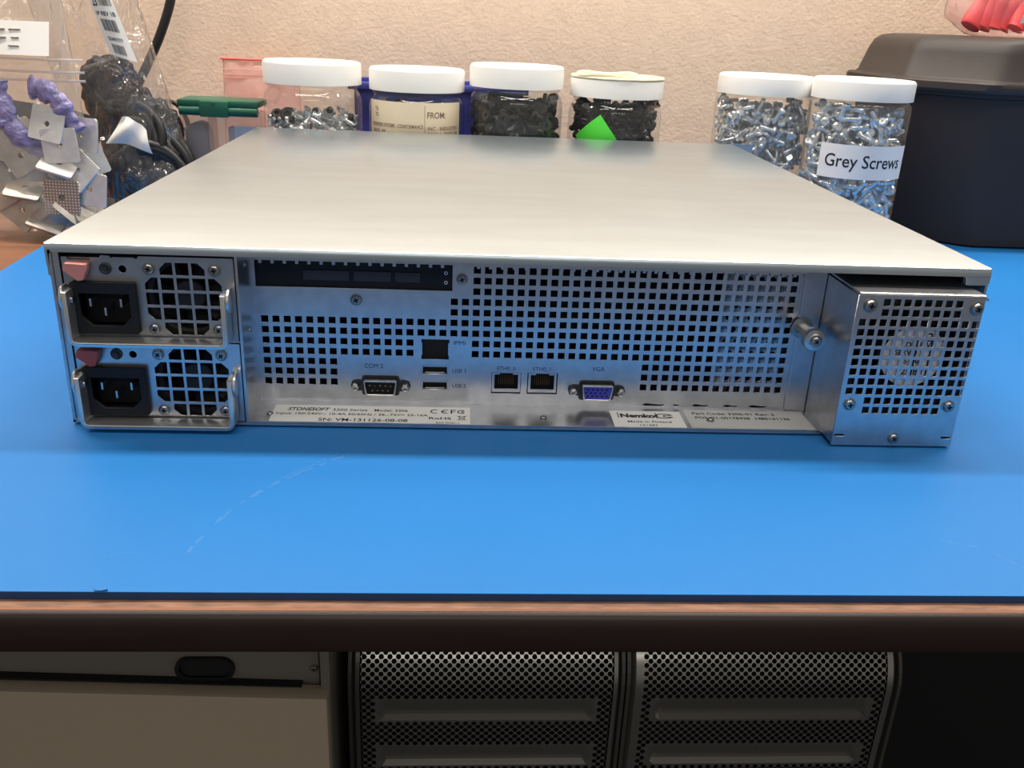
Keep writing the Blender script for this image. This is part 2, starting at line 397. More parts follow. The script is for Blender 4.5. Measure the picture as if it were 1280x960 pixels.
# spring fingers along the top of the opening
b = MB()
for k in range(47):
    x = -127.5 + 5.75 * k
    b.box(x - .8, YP - 1.8, 73.9, x + .8, YP - 1.0, 76.5, .2)
b.box(-132, YP - 2.2, 75.6, 137, YP - .8, 85)
b.obj('spring_strip', M['steel'], srv, smooth=0)
# riser / card seen in the long black bay
bay = MB().box(-130.4, YP + 1.5, 61, -36.6, YP + 3, 84).obj('expansion_bay', M['blackp'], srv, smooth=0)
b = MB()
for x0, x1 in ((-108, -86), (-84, -66), (-64, -52)): b.box(x0, YP + .9, 65.5, x1, YP + 1.6, 70.5, .2)
b.obj('card_bracket', M['darkmetal'], bay, smooth=0)
b = MB()
for z in (70.5, 65.8):
    b.add(curve_mesh([circ(-39.6, z, .9, 10), circ(-39.6, z, .55, 10)], .1), at_front(YP + 1.45))
b.obj('bay_markings', M['sticker'], bay, smooth=0)
# fan guard with round punchings seen through the right-hand rows
gh = []
for i in range(7):
    for j in range(10):
        gh.append(circ(103.5 + 5.7 * i + (j % 2) * 2.8, 11 + 6.55 * j, 1.75, 8))
plate('fan_guard', rect(98.5, 5, 141.5, 78), gh, .8, YP + 6, M['steel'], srv)

# phillips screws (one mesh, shared)
def screw_mesh():
    b = MB()
    b.lathe([(0, .2), (3.0, .2), (3.0, .9), (2.75, 1.5), (2.2, 1.95)], 20)
    c = .45; a = 1.5
    cross = [(c, c), (a, c), (a, -c), (c, -c), (c, -a), (-c, -a), (-c, -c), (-a, -c), (-a, c), (-c, c), (-c, a), (c, a)]
    b.add(curve_mesh([circ(0, 0, 2.2, 20), cross], .3), Matrix.Translation((0, 0, 1.85)))
    b.lathe([(0, 1.2), (1.7, 1.2)], 12)
    b.lathe([(2.9, .2), (3.3, 0), (3.6, .05), (3.6, .35), (2.9, .4)], 20)
    me = b.mesh('screw', M['screwhead'], 30)
    me.materials.append(M['void'])
    for p in me.polygons:
        c_ = p.center
        if abs(c_.z - .0012) < 1e-5 and c_.xy.length < .0018: p.material_index = 1  # slot floor coloured black, painting in the shade of the recess
    return me
SCREW = screw_mesh()
def screw(x, y, z, r, parent, name='screw', face=FRONT, a=None):
    o = bpy.data.objects.new(name, SCREW); C.objects.link(o); o.parent = parent
    o.matrix_local = Matrix.Translation((x * S, y * S, z * S)) @ face @ Matrix.Rotation(random.uniform(0, 1.5) if a is None else a, 4, 'Z') @ Matrix.Scale(r / 3.3, 4)
    return o
screw(-82.8, YP, 56.6, 2.9, srv); screw(-31.8, YP, 68.2, 2.7, srv)
UP = Matrix.Identity(4)
screw(-124, 10.5, 2.2, 1.7, srv, 'rivet', UP); screw(10, 11, 2.2, 1.7, srv, 'rivet', UP); screw(94.5, 11, 2.7, 1.8, srv, 'rivet', UP)
LEFTW = Matrix.Rotation(R(90), 4, 'Y')
screw(-132.0, 14, 44, 1.3, srv, 'rivet', LEFTW); screw(-132.0, 14, 76, 1.3, srv, 'rivet', LEFTW)

# D-sub connectors
def dshape(w, h, t=1.1, r=.8):
    pts = [(-w / 2, h / 2), (w / 2, h / 2), (w / 2 - t, -h / 2), (-w / 2 + t, -h / 2)]
    out = []
    for i, p in enumerate(pts):
        a = Vector(pts[i - 1]) - Vector(p); c = Vector(pts[(i + 1) % 4]) - Vector(p)
        a = Vector(p) + a.normalized() * r; c = Vector(p) + c.normalized() * r; q = Vector(p)
        for k in range(4):
            s_ = k / 3; out.append(tuple(a.lerp(q, s_).lerp(q.lerp(c, s_), s_)))
    return out
def dsub(name, cx, cz, w, h, insert, pins, female, jx):
    P = lambda L: [(cx + u, cz + v) for u, v in L]
    root = MB().add(curve_mesh([P([(u * 1.0, v) for u, v in rrect(-w / 2 - 1.1, -h / 2 - 1.2, w / 2 + 1.1, h / 2 + 1.2, 1.6)])], .7), at_front(YP - .4)).obj(name, M['darkmetal'], srv, smooth=0)
    f = MB()
    for sx in (-1, 1):
        f.prism([(cx + sx * (w / 2), cz + 2.6), (cx + sx * (jx - .3), cz + 3.0), (cx + sx * (jx + 1.8), cz + 2.2), (cx + sx * (jx + 2.6), cz), (cx + sx * (jx + 1.8), cz - 2.2), (cx + sx * (jx - .3), cz - 3.0), (cx + sx * (w / 2), cz - 2.6)], 'y', YP - 1.0, YP - .1, .2)
    f.obj('flange', M['darkmetal'], root, smooth=0)
    MB().add(curve_mesh([P(dshape(w, h)), P(dshape(w - 1.1, h - 1.1))], 4.4), at_front(YP - 2.6)).obj('shell', M['nickel'], root, smooth=0)
    MB().add(curve_mesh([P(dshape(w - 1.1, h - 1.1))] + ([[(cx + u + .62 * math.cos(k * PI / 3), cz + v + .62 * math.sin(k * PI / 3)) for k in range(6)] for u, v in pins] if female else []), 3.2 if female else 1.0), at_front(YP - 2.7 if female else YP - 1.2)).obj('insert', insert, root, smooth=0)
    if not female:
        p = MB()
        for u, v in pins: p.cyl((cx + u, YP - 1.2, cz + v), (cx + u, YP - 4.2, cz + v), .45, .3, 8)
        p.obj('pins', M['gold'], root)
    for sx in (-1, 1):
        j = MB(); x = cx + sx * jx
        j.lathe([(0, .4), (1.1, .4), (1.1, 3.4), (1.7, 3.6), (2.05, 3.2), (2.05, .5), (2.3, 0)], 6, Matrix.Translation((x, YP - .8, cz)) @ FRONT)
        j.obj('jackscrew', M['nickel'], root, smooth=20)
    return root
dsub('serial_port', -71.6, 11.9, 16.6, 8.0, M['blackp'], [(-5.2 + 2.6 * i, 1.3) for i in range(5)] + [(-3.9 + 2.6 * i, -1.3) for i in range(4)], False, 12.4)
dsub('vga_port', 38.0, 11.4, 16.0, 8.0, M['vgablue'], [(-4.8 + 2.4 * i + o, z) for z, o in ((1.7, 0), (0, -.9), (-1.7, 0)) for i in range(5)], True, 12.2)
# USB ports
def usb(z0):
    r = MB().add(curve_mesh([rect(-51.1, z0 + .1, -37.9, z0 + 5.2), rect(-50.6, z0 + .6, -38.4, z0 + 4.7)], 5), at_front(YP + 2.2)).obj('usb_port', M['nickel'], srv, smooth=0)
    MB().box(-50.6, YP + 3.6, z0 + .5, -38.4, YP + 4.6, z0 + 4.8).obj('port_interior', M['void'], r, smooth=0)
    MB().box(-49.4, YP + .8, z0 + .9, -39.6, YP + 3.4, z0 + 1.5, .1).obj('contact_tongue', M['nickel'], r, smooth=0)
    return r
usb(17.8); usb(9.5)
MB().box(-52, YP + 1.6, 25.5, -37, YP + 3, 38).obj('blank_opening_cover', M['void'], srv, smooth=0)
# ethernet jacks
def eth(x0):
    x1 = x0 + 14.4; z0, z1 = 8.7, 20.0; cx = (x0 + x1) / 2
    notch = [(x0 + 1.2, z0 + 2.6), (x1 - 1.2, z0 + 2.6), (x1 - 1.2, z1 - .9), (cx + 3.4, z1 - .9), (cx + 3.4, z1 - .1), (cx - 3.4, z1 - .1), (cx - 3.4, z1 - .9), (x0 + 1.2, z1 - .9)]
    r = MB().add(curve_mesh([rect(x0, z0 + .9, x1, z1 + .1), notch], .7), at_front(YP + .1)).obj('ethernet_port', M['steel'], srv, smooth=0)
    MB().box(x0 - .2, YP + 4.6, z0 - .6, x1 + .2, YP + 6, z1 + .6).box(x0 - .2, YP + 1.1, z0 - .3, x1 + .2, YP + 4.8, z0 + .4).obj('port_interior', M['void'], r, smooth=0)
    p = MB()
    for k in range(8):
        x = cx - 3.6 + k * 1.03
        p.tube([(x, YP + 4.4, z0 + 8.6), (x, YP + 3.2, z0 + 7.2), (x, YP + 2.2, z0 + 4.2)], .2, 5)
    p.obj('contacts', M['contacts'], r)
eth(-15.6); eth(2.8)

# labels on the tray
def tray_label(name, x0, x1, y0, y1, m, items, extra=None, skew=0, z=2.3, label=None):
    r = MB().prism([(x0, y0), (x1, y0), (x1 - skew, y1), (x0 - skew, y1)], 'z', z - .1, z + .12).obj(name, m, srv, smooth=0)
    if label: r['label'] = label
    b = MB()
    for t, x, y, sz, w, al, bo, sh in items:
        b.add(text_mesh(t, sz, .05, w, al, bo, sh), Matrix.Translation((x, y, z + .15)))
    if extra: extra(b, z + .15)
    b.obj('lettering', M['ink'], r, smooth=0)
    return r
def ring(cx, cy, r, w, a0, a1, sx=1., n=18):
    o = [(cx + r * sx * math.cos(R(a0 + (a1 - a0) * k / n)), cy + r * math.sin(R(a0 + (a1 - a0) * k / n))) for k in range(n + 1)]
    i = [(cx + (r - w) * sx * math.cos(R(a0 + (a1 - a0) * k / n)), cy + (r - w) * math.sin(R(a0 + (a1 - a0) * k / n))) for k in range(n + 1)]
    return o + i[::-1]
def ex1(b, z):
    T = Matrix.Translation((0, 0, z))
    for L in (ring(-44.0, 16.3, 2.3, .7, 60, 300), ring(-38.6, 16.3, 2.3, .7, 60, 300), ring(-30.6, 16.3, 2.3, .7, 55, 305), ring(-29.8, 16.3, 1.1, .6, 55, 305), rect(-40.6, 15.95, -38.6, 16.6),
              rect(-36.2, 14, -35.4, 18.6), rect(-36.2, 17.9, -33.4, 18.6), rect(-36.2, 15.9, -33.8, 16.5)):
        b.add(curve_mesh([L], .05), T)
    # crossed-out wheeled bin
    def bar(p, q, w):
        p, q = Vector((*p, 0)), Vector((*q, 0)); n = (q - p).cross(Vector((0, 0, 1))).normalized() * w / 2
        b.add(curve_mesh([[tuple((p + n).xy), tuple((q + n).xy), tuple((q - n).xy), tuple((p - n).xy)]], .05), T)
    x, y = -30.6, 6.6
    for p, q in (((-1.4, 4), (-1, 0)), ((-1, 0), (1, 0)), ((1, 0), (1.4, 4)), ((-2, 4.2), (2, 4.2)), ((-2.2, -.4), (2.2, 4.8)), ((2.2, -.4), (-2.2, 4.8))):
        bar((x + p[0], y + p[1]), (x + q[0], y + q[1]), .35)
tray_label('rating_label', -123.2, -26.5, .8, 21.8, M['sticker'], [
    ('STONESOFT', -116.5, 15.0, 5.2, 20.5, 'LEFT', .12, .25), ('3200 Series', -94.5, 15.2, 3.9, 17, 'LEFT', .03, 0), ('Model: 3206', -74, 15.2, 3.9, 16.5, 'LEFT', .03, 0),
    ('Input: 100-240V~ 10-4A 50/60Hz / 36...72V= 25-16A', -121.3, 10.2, 3.5, 74, 'LEFT', .03, 0),
    ('SN: VM-131126-08-08', -100, 3.2, 4.6, 43, 'LEFT', .06, 0), ('RoHS', -46.8, 6.9, 3.6, 11, 'LEFT', .06, 0), ('EAR 00351-1', -43, 2.2, 2.2, 11, 'LEFT', 0, 0)], ex1,
    label='silver-white rating label with black text, longest of the three on the tray')
def ex2(b, z):
    T = Matrix.Translation((0, 0, z))
    for L in (ring(71.8, 15.4, 2.9, .8, 20, 340, 1.7, 24), ring(73.4, 15.4, 1.4, .6, 40, 320, 1.7, 16), rect(48.0, 12.6, 48.5, 19), rect(67.4, 12.6, 67.9, 19)):
        b.add(curve_mesh([L], .05), T)
tray_label('approval_label', 44.6, 80.6, .6, 21.2, M['sticker'], [('Nemko', 49.3, 13.4, 6.0, 17.8, 'LEFT', .3, 0), ('Made in Finland', 52, 7.2, 3.0, 22, 'LEFT', .02, 0), ('121387', 57.5, 3.2, 2.6, 9, 'LEFT', .02, 0)], ex2,
    label='small white approval label, middle one of the three on the tray')
tray_label('part_label', 83.0, 145.5, .9, 24.2, M['sticker_grey'], [('Part Code: 3206-01 Rev: 2', 87.0, 18.2, 3.8, 43, 'LEFT', .06, 0), ('POS: 01-00178438  1485161136', 87.5, 13.0, 3.8, 49, 'LEFT', .06, 0)],
    label='greyish part code label beside the fan box')

# thumbscrew
b = MB()
b.lathe([(0, 20), (2.2, 20), (3.0, 19.6), (3.4, 19.2), (5.2, 19.0), (5.6, 18.3), (5.6, 14.5), (5.2, 13.9), (3.9, 13.8), (3.9, 0)], 28, Matrix.Translation((139.2, YP - .8, 47.6)) @ FRONT)
ts = b.obj('thumbscrew', M['nickel'], srv)
screw(139.2, YP - 20.6, 47.6, 2.8, ts, 'screw_recess')
b = MB(); b.lathe([(3.4, 0), (5.3, 0), (5.5, .6), (3.4, .8)], 24, Matrix.Translation((139.2, YP - 1.1, 48.0)) @ FRONT); b.obj('thumbscrew_washer', M['steel_dull_or_shaded'], ts)

# fan box
BX0, BX1, BY, BZ0, BZ1 = 148.0, 207.5, -12.0, 1.0, 77.5
fh = []
for r in range(12):
    for k in range(12):
        if r in (0, 1, 10, 11) and not 2 <= k <= 9: continue
        x = 150.2 + 4.87 * k; z = 75.0 - 1.0 - HS - 4.86 * r + .8
        fh.append(rect(x, z, x + 3.45, z + 3.45))
fh += [rrect(148.8, 5.6, 153.6, 6.8, .3, 2), rrect(202.0, 5.0, 206.8, 6.2, .3, 2)]
front = plate('fan_box', rect(BX0, BZ0, BX1, BZ1 - 1), fh, 1.0, BY, M['steel'], srv)
front['label'] = 'boxy perforated fan cover screwed to the right end'
b = MB()
b.box(BX0, BY + 1, BZ0, BX0 + 1, YP, BZ1 - 1.6)
b.box(BX1 - 1, BY + 1, BZ0, BX1, 28, BZ1 - 1.6)
b.prism([(BY + 1, BZ1 - 1), (BY, BZ1 - 1.4), (BY + .3, BZ1 - .3), (BY + 1, BZ1), (28, BZ1), (28, BZ1 - 1)], 'x', BX0 + .6, BX1)
b.box(BX0, BY + 1, BZ0, BX1, 28, BZ0 + .8)
b.prism([(BX1 - .2, BZ1 - 1), (BX1 + 1.8, BZ1 - 1.6), (BX1 + 2.4, BZ1 - 3.0), (BX1 + 1.2, BZ1 - 2.6), (BX1 - .2, BZ1 - 2)], 'y', BY + 1, 6)
b.obj('box_sides', M['steel'], front, smooth=0)
MB().box(BX0 + 1.1, 27, 2, BX1 - 1.1, 28, 76).obj('box_back', M['void'], front, smooth=0)
MB().box(BX0 + .2, BY + 1.5, BZ1 - 1.55, BX0 + .6, 10, BZ1 - 1.05).obj('seam_gap', M['void'], front, smooth=0)
for x, z, r in ((154, 71.5, 3.1), (204.2, 71.2, 3.1), (153.2, 22.5, 2.9), (201.8, 22.3, 2.9), (178.2, 5.0, 2.7)): screw(x, BY, z, r, front)

def fan(cx, cy, cz, rad, depth, parent, label):
    q = rad + 1.2
    root = MB().add(curve_mesh([rrect(cx - q, cz - q, cx + q, cz + q, 3), circ(cx, cz, rad, 36)], depth), at_front(cy + depth / 2)).obj('fan', M['fanblack'], parent, smooth=0)
    hub = MB(); hub.lathe([(0, 0), (rad * .46, 0), (rad * .46, depth * .8)], 28, Matrix.Translation((cx, cy + depth, cz)) @ FRONT)
    hub.lathe([(rad * .46, depth * .8), (rad * .42, depth * .84), (0, depth * .84)], 28, Matrix.Translation((cx, cy + depth, cz)) @ FRONT)
    hub.obj('hub', M['fanblack'], root)
    bl = MB()
    for k in range(7):
        a = 2 * PI * k / 7
        def f(u, v, a=a):
            rr = rad * (.44 + .52 * u); t = a + .1 * u + v * .62
            return (cx + rr * math.cos(t), cy + depth * (.25 + .5 * v), cz + rr * math.sin(t))
        bl.grid(f, 4, 4)
    bl.obj('blades', M['fanblack'], root)
    for k in range(3):
        pass
    return root
f1 = fan(178, -9, 45.6, 27.5, 24, front, None)
b = MB(); b.add(curve_mesh([circ(180.4, 46.4, 15.0, 36)], .15), at_front(-9.3)); fl = b.obj('fan_label', M['whitelabel'], f1, smooth=0)
b = MB()
for t, x, z, sz in (('2', 190.5, 50.2, 6), ('DC 12V', 181, 47.2, 3.6), ('SERVO', 176.5, 43.2, 3.6), ('S FAN', 181.5, 39.0, 3.6), ('92', 179, 33.5, 4.5), ('B 1', 187, 33.6, 4)):
    b.add(text_mesh(t, sz, .05, None, 'LEFT', .1), Matrix.Translation((x - 5.1, -9.42, z + 3.8)) @ FRONT)
for x in (180.2, 188.0): b.box(x, -9.5, 37, x + 1.5, -9.38, 56)
b.obj('lettering', M['ink'], fl, smooth=0)

# ------------------------------------------------------------------ power supplies
def psu(zb, red, label, dark):
    """one module; zb = height of its lower edge"""
    X0, X1, Z0, Z1 = -208.6, -134.0, zb, zb + 38.8
    fx0, fz0, c = -174.2, zb + 1.9, 7.0                       # fan grille of 5 x 5 cells
    hs = []
    w = c - 1.15
    for i in range(5):
        for j in range(5):
            if (i in (0, 4)) and (j in (0, 4)): continue
            x, z = fx0 + c * i + .55, fz0 + c * j + .55
            P = [(x, z), (x + w, z), (x + w, z + w), (x, z + w)]
            n = None
            if (i, j) == (1, 0) or (i, j) == (0, 1): n = 0
            if (i, j) == (3, 0) or (i, j) == (4, 1): n = 1
            if (i, j) == (4, 3) or (i, j) == (3, 4): n = 2
            if (i, j) == (0, 3) or (i, j) == (1, 4): n = 3
            if n is not None:
                ch = 3.0
                v = Vector(P[n]); a = Vector(P[n - 1]) - v; d = Vector(P[(n + 1) % 4]) - v
                P = P[:n] + [tuple(v + a.normalized() * ch), tuple(v + d.normalized() * ch)] + P[n + 1:]
            hs.append(P)
    hs += [circ(-182.6, zb + 32.8, 1.75, 16)]
    ix0, ix1, iz0, iz1 = -205.4, -177.2, zb + 3.2, zb + 27.2
    hs += [rect(ix0 + 1, iz0 + 1, ix1 - 1, iz1 - 1)]
    top = [(X1, Z1), (-175.2, Z1), (-175.8, Z1 - 1.2), (-177, Z1 - 1.2), (-177.2, Z1 - .7), (-186.5, Z1 - .7), (-186.7, Z1 - 1.4), (-188, Z1), (-191.5, Z1), (-192, Z1 - 1.0), (-196, Z1 - 1.0), (-196.4, Z1 - 2.2), (-206, Z1 - 2.2), (-206.2, Z1 - 1.0), (X0, Z1 - 1.0)]
    face = plate('power_supply', [(X0, Z0), (X1, Z0)] + top, hs, 1.0, 1.0, M['steel_dull_or_shaded'] if dark else M['steel'], srv)  # upper module's face takes darker steel: its shadow is put into the colour
    face['label'] = label
    MB().box(X0, 2.2, Z0, X0 + .8, 150, Z1 - 1.4).box(X1 - .8, 2.2, Z0, X1, 150, Z1 - 1.4).box(X0, 2.2, Z0, X1, 150, Z0 + .8).box(X0, 2.2, Z1 - 2, X1, 150, Z1 - 1.4).obj('module_case', M['steel_dull_or_shaded'], face, smooth=0)
    # inlet
    ih = [(ix0 + 3.0, iz0 + 8.2), (ix0 + 8.0, iz0 + 3.6), (ix1 - 7.4, iz0 + 3.6), (ix1 - 2.8, iz0 + 8.2), (ix1 - 2.8, iz1 - 5.0), (ix0 + 3.0, iz1 - 5.0)]
    inl = MB().add(curve_mesh([rrect(ix0, iz0, ix1, iz1, 1.2), ih], 3.2), at_front(-.6)).obj('power_inlet', M['blackp'], face, smooth=0)
    MB().box(ix0 + 2, 9, iz0 + 2, ix1 - 2, 10, iz1 - 2).obj('inlet_interior', M['void'], inl, smooth=0)
    p = MB()
    cxi = (ix0 + ix1) / 2
    for dx, z in ((-6.6, iz1 - 9.4), (6.8, iz1 - 9.4), (-.4, iz1 - 13.6)): p.box(cxi + dx - .5, -.6, z - 2.2, cxi + dx + .5, 9, z + 1.4, .15)
    p.obj('contact_pins', M['nickel'], inl, smooth=0)
    # round hole with indicator
    k = MB(); k.lathe([(2.7, 0), (2.7, .5), (2.0, .8), (1.6, .5), (1.0, .4), (.9, .9), (0, 1.0)], 18, Matrix.Translation((-189.9, 1.0, zb + 33.0)) @ FRONT)
    k.obj('indicator', M['darkmetal'], face)
    # screws
    for i, j in ((0, 4), (4, 4), (0, 0), (4, 0)):
        screw(fx0 + c * (i + .5) + (-.4 if i == 0 else .2), 1.0, fz0 + c * (j + .5) + (-.1 if j == 4 else -.2), 2.7, face)
    fan(fx0 + c * 2.5, 6, fz0 + c * 2.5 - .5, 16.2, 14, face, None)
    MB().box(-175, 22, zb + 1, -136, 23, zb + 37).obj('fan_backing', M['void'], face, smooth=0)
    # red release latch
    l = MB(); x, z = -201.0, zb + 36.2
    l.prism([(x - 4.6, z), (x + 4.8, z - .4), (x + 4.6, z - 3.0), (x + 2.8, z - 7.6), (x + .4, z - 8.0), (x - 1.4, z - 6.6), (x - 2.8, z - 4.8), (x - 5.6, z - 3.4)], 'y', -4.2, .5, .35)
    l.obj('release_latch', red, face, smooth=0)
    # handle: bent flat strap
    hx0, hx1 = -206.6, -136.2; hb = zb - .9; ht = zb + 24.5; yf = -9.5; t = 2.4
    hd = MB()
    o = [(hx0, ht), (hx0, hb + 4.2)] + [(hx0 + 4.2 - 4.2 * math.cos(R(a)), hb + 4.2 - 4.2 * math.sin(R(a))) for a in (22, 45, 68)] + [(hx0 + 4.2, hb), (hx1 - 4.2, hb)] + [(hx1 - 4.2 + 4.2 * math.sin(R(a)), hb + 4.2 - 4.2 * math.cos(R(a))) for a in (22, 45, 68)] + [(hx1, hb + 4.2), (hx1, ht)]
    i_ = [(hx1 - t, ht), (hx1 - t, hb + 4.2)] + [(hx1 - 4.2 + 1.8 * math.sin(R(a)), hb + 4.2 - 1.8 * math.cos(R(a))) for a in (68, 45, 22)] + [(hx1 - 4.2, hb + t), (hx0 + 4.2, hb + t)] + [(hx0 + 4.2 - 1.8 * math.cos(R(a)), hb + 4.2 - 1.8 * math.sin(R(a))) for a in (68, 45, 22)] + [(hx0 + t, hb + 4.2), (hx0 + t, ht)]
    hd.add(curve_mesh([o + i_], .001 + 9.0), at_front(yf + 4.5))
    bmesh.ops.remove_doubles(hd.bm, verts=hd.bm.verts, dist=1e-4)
    es = [e for e in hd.bm.edges if len(e.link_faces) == 2 and all(v.co.y < yf + .2 for v in e.verts) and e.calc_face_angle(0) > 1]
    bmesh.ops.bevel(hd.bm, geom=es, offset=.8, segments=2, profile=.5, affect='EDGES')
    h = hd.obj('handle', M['handle'], face, smooth=40)
    # pivot ears on both ends
    for x, sg in ((hx0 + .2, -1), (hx1 - .2, 1)):
        d = MB(); d.lathe([(0, 0), (5.6, 0), (5.9, .4), (5.6, 1.3), (2.5, 1.5), (0, 1.6)], 28, Matrix.Translation((x + sg * .2, -3.6, ht - 3.6)) @ Matrix.Rotation(R(90 * sg), 4, 'Y'))
        d.obj('pivot_disc', M['handle'], h)
        q = MB(); q.cyl((x - sg * 2.1, -4.5, ht - 5), (x - sg * 3.2, -4.5, ht - 5), 1.5, 1.2, 12); q.obj('pivot_screw', M['nickel'], h) if False else None
    screw(hx0 + t, -4.6, ht - 4.6, 1.6, face, 'pivot_screw', LEFTW)
    return face
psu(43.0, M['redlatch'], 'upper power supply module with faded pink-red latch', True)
psu(2.6, M['redlatch2'], 'lower power supply module with dark red latch', False)

# ------------------------------------------------------------------ JARS
def jar(name, cx, cy, top, rl, label, lidmat=None, rb=None, lidh=19.5, straight=False):
    rb = rb or rl + .6
    root = empty(name, (cx, cy, 0), label, 'jar', 'clear screw-top jars along the wall')
    zb = top - lidh
    b = MB(); pr = [(0, .6), (rb - 8, .6), (rb - 3, 1.8), (rb - .4, 5), (rb, 10), (rb, zb - 17), (rb - .5, zb - 12), (rb - 2.2, zb - 8), (rb - 4.4, zb - 5.5), (rb - 4.6, zb - 3.4), (rb - 3.2, zb - 2.4), (rb - 3.2, zb - 1.6), (rb - 4.6, zb - .8), (rb - 4.6, zb + 8)]
    if straight: pr = pr[:5] + [(rb, zb - 6), (rb - .6, zb - 3.5), (rb - 2.2, zb - 1.8), (rb - 3.2, zb - 1), (rb - 3.2, zb + 8)]
    b.lathe(pr, 64); b.obj('jar_body', M['jar'], root, smooth=60)
    l = MB()
    n = 120; prof = [(rl, zb), (rl, top - 2.4), (rl - .7, top - .8), (rl - 2, top)]
    rings = []
    for j, (r, z) in enumerate(prof):
        rings.append([l.bm.verts.new(((r + (.22 if k % 2 and j < 2 else 0)) * math.cos(2 * PI * k / n), (r + (.22 if k % 2 and j < 2 else 0)) * math.sin(2 * PI * k / n), z)) for k in range(n)])
    for a, c in zip(rings, rings[1:]):
        for k in range(n): l.bm.faces.new((a[k], a[(k + 1) % n], c[(k + 1) % n], c[k]))
    l.bm.faces.new(rings[-1])
    l.lathe([(rl - .2, zb), (rl - 1.5, zb), (rl - 1.5, zb + 4)], n)
    li = l.obj('jar_lid', lidmat or M['lidwhite'], root, smooth=50)
    return root, li, rb
def wrap(root, rb, x_ang0, x_ang1, z0, z1, m, name, label=None, off=.25):
    """paper stuck round the jar; angles in degrees from the camera side (-Y)"""
    b = MB()
    def f(u, v):
        a = R(-90 + x_ang0 + (x_ang1 - x_ang0) * u); return ((rb + off) * math.cos(a), (rb + off) * math.sin(a), z0 + (z1 - z0) * v)
    b.grid(f, 24, 4); o = b.obj(name, m, root, smooth=60)
    if label: o['label'] = label
    return o
def wrap_text(parent, rb, items, m, off=.36, name='lettering'):
    b = MB()
    for t, ang, z, sz, w, bo in items:
        me = text_mesh(t, sz, .04, w, 'LEFT', bo); b0 = bmesh.new(); b0.from_mesh(me)
        bmesh.ops.subdivide_edges(b0, edges=[e for e in b0.edges if e.calc_length() > 2], cuts=2)
        for v in b0.verts:
            a = R(-90 + ang) + v.co.x / (rb + off); z_ = z + v.co.y; r = rb + off + v.co.z
            v.co = (r * math.cos(a), r * math.sin(a), z_)
        b0.to_mesh(me); b0.free(); b.bm.from_mesh(me)
    o = b.obj(name, m, parent, smooth=0); return o

# small hardware meshes (shared)
def hw_screw(L, rs, rh, hh, m, name, n=10, socket=False):
    b = MB(); b.lathe([(0, -L / 2), (rs * .7, -L / 2), (rs, -L / 2 + .8), (rs, L / 2 - hh), (rh, L / 2 - hh), (rh, L / 2 - hh * .35), (rh * .7, L / 2), (rh * .35, L / 2), (rh * .3, L / 2 - 1.0), (0, L / 2 - 1.0)], n)
    return b.mesh(name, m, 40)
SCR = [hw_screw(15, 2.0, 4.2, 3.2, M['screw'], 'machine_screw', 12), hw_screw(12, 2.0, 4.5, 2.8, M['screw'], 'machine_screw', 12), hw_screw(18, 2.2, 4.0, 3.0, M['screw'], 'machine_screw', 12)]
BSCR = [hw_screw(11, 1.6, 3.6, 2.4, M['blackscrew'], 'black_screw'), hw_screw(14, 1.6, 3.2, 2.4, M['blackscrew'], 'black_screw')]
def nut_mesh():
    b = MB(); b.lathe([(2.0, -1.6), (5.0, -1.6), (5.4, -.8), (5.4, .8), (5.0, 1.6), (2.0, 1.6), (2.0, -1.6)], 14); return b.mesh('rubber_grommet', M['rubberblk'], 40)
GROM = nut_mesh()
def rand_rot():
    return Euler((random.uniform(0, 2 * PI), random.uniform(0, 2 * PI), random.uniform(0, 2 * PI))).to_matrix().to_4x4()
def fill_jar(cx, cy, R_in, z0, z1, meshes, n, name, label, cat, group, halfL=8, dmin=6.2, a_span=105, r_lo=.62, core=0, core_name=None, core_mat=None, core_label=None, topz=None):
    pts = []; tries = 0
    while len(pts) < n and tries < 30000:
        tries += 1
        a = R(-90 + random.uniform(-a_span, a_span)) - math.atan2(cx + 33, 800) * .9
        r = R_in * random.uniform(r_lo, .93); z = random.uniform(z0 + 3, z1 - 3)
        p = Vector((r * math.cos(a), r * math.sin(a), z))
        if any((p - q).length < dmin for q in pts): continue
        for _ in range(12):
            m = rand_rot(); ax = m.to_3x3() @ Vector((0, 0, halfL))
            if all(((p + s * ax).xy.length < R_in - 1.2) and z0 + 2.2 < (p + s * ax).z < z1 + 2 for s in (-1, 1)): break
        else: continue
        pts.append(p)
        o = bpy.data.objects.new(name, random.choice(meshes)); C.objects.link(o)
        o.matrix_world = Matrix.Translation(((p.x + cx) * S, (p.y + cy) * S, p.z * S)) @ m
        tag(o, label, cat, group)
    if core:
        b = MB()
        for _ in range(core):
            a = random.uniform(0, 2 * PI); r = (R_in - halfL * .72 - 1.2) * math.sqrt(random.random()); z = random.uniform(z0 + 6, z1 - 8)
            me = random.choice(meshes)
            b.add(me, Matrix.Translation((cx + r * math.cos(a), cy + r * math.sin(a), z)) @ rand_rot() @ Matrix.Scale(1000, 4))
        o = b.obj(core_name, core_mat, smooth=40, loc=(cx, cy, z0)); tag(o, core_label, cat, None, 'stuff')

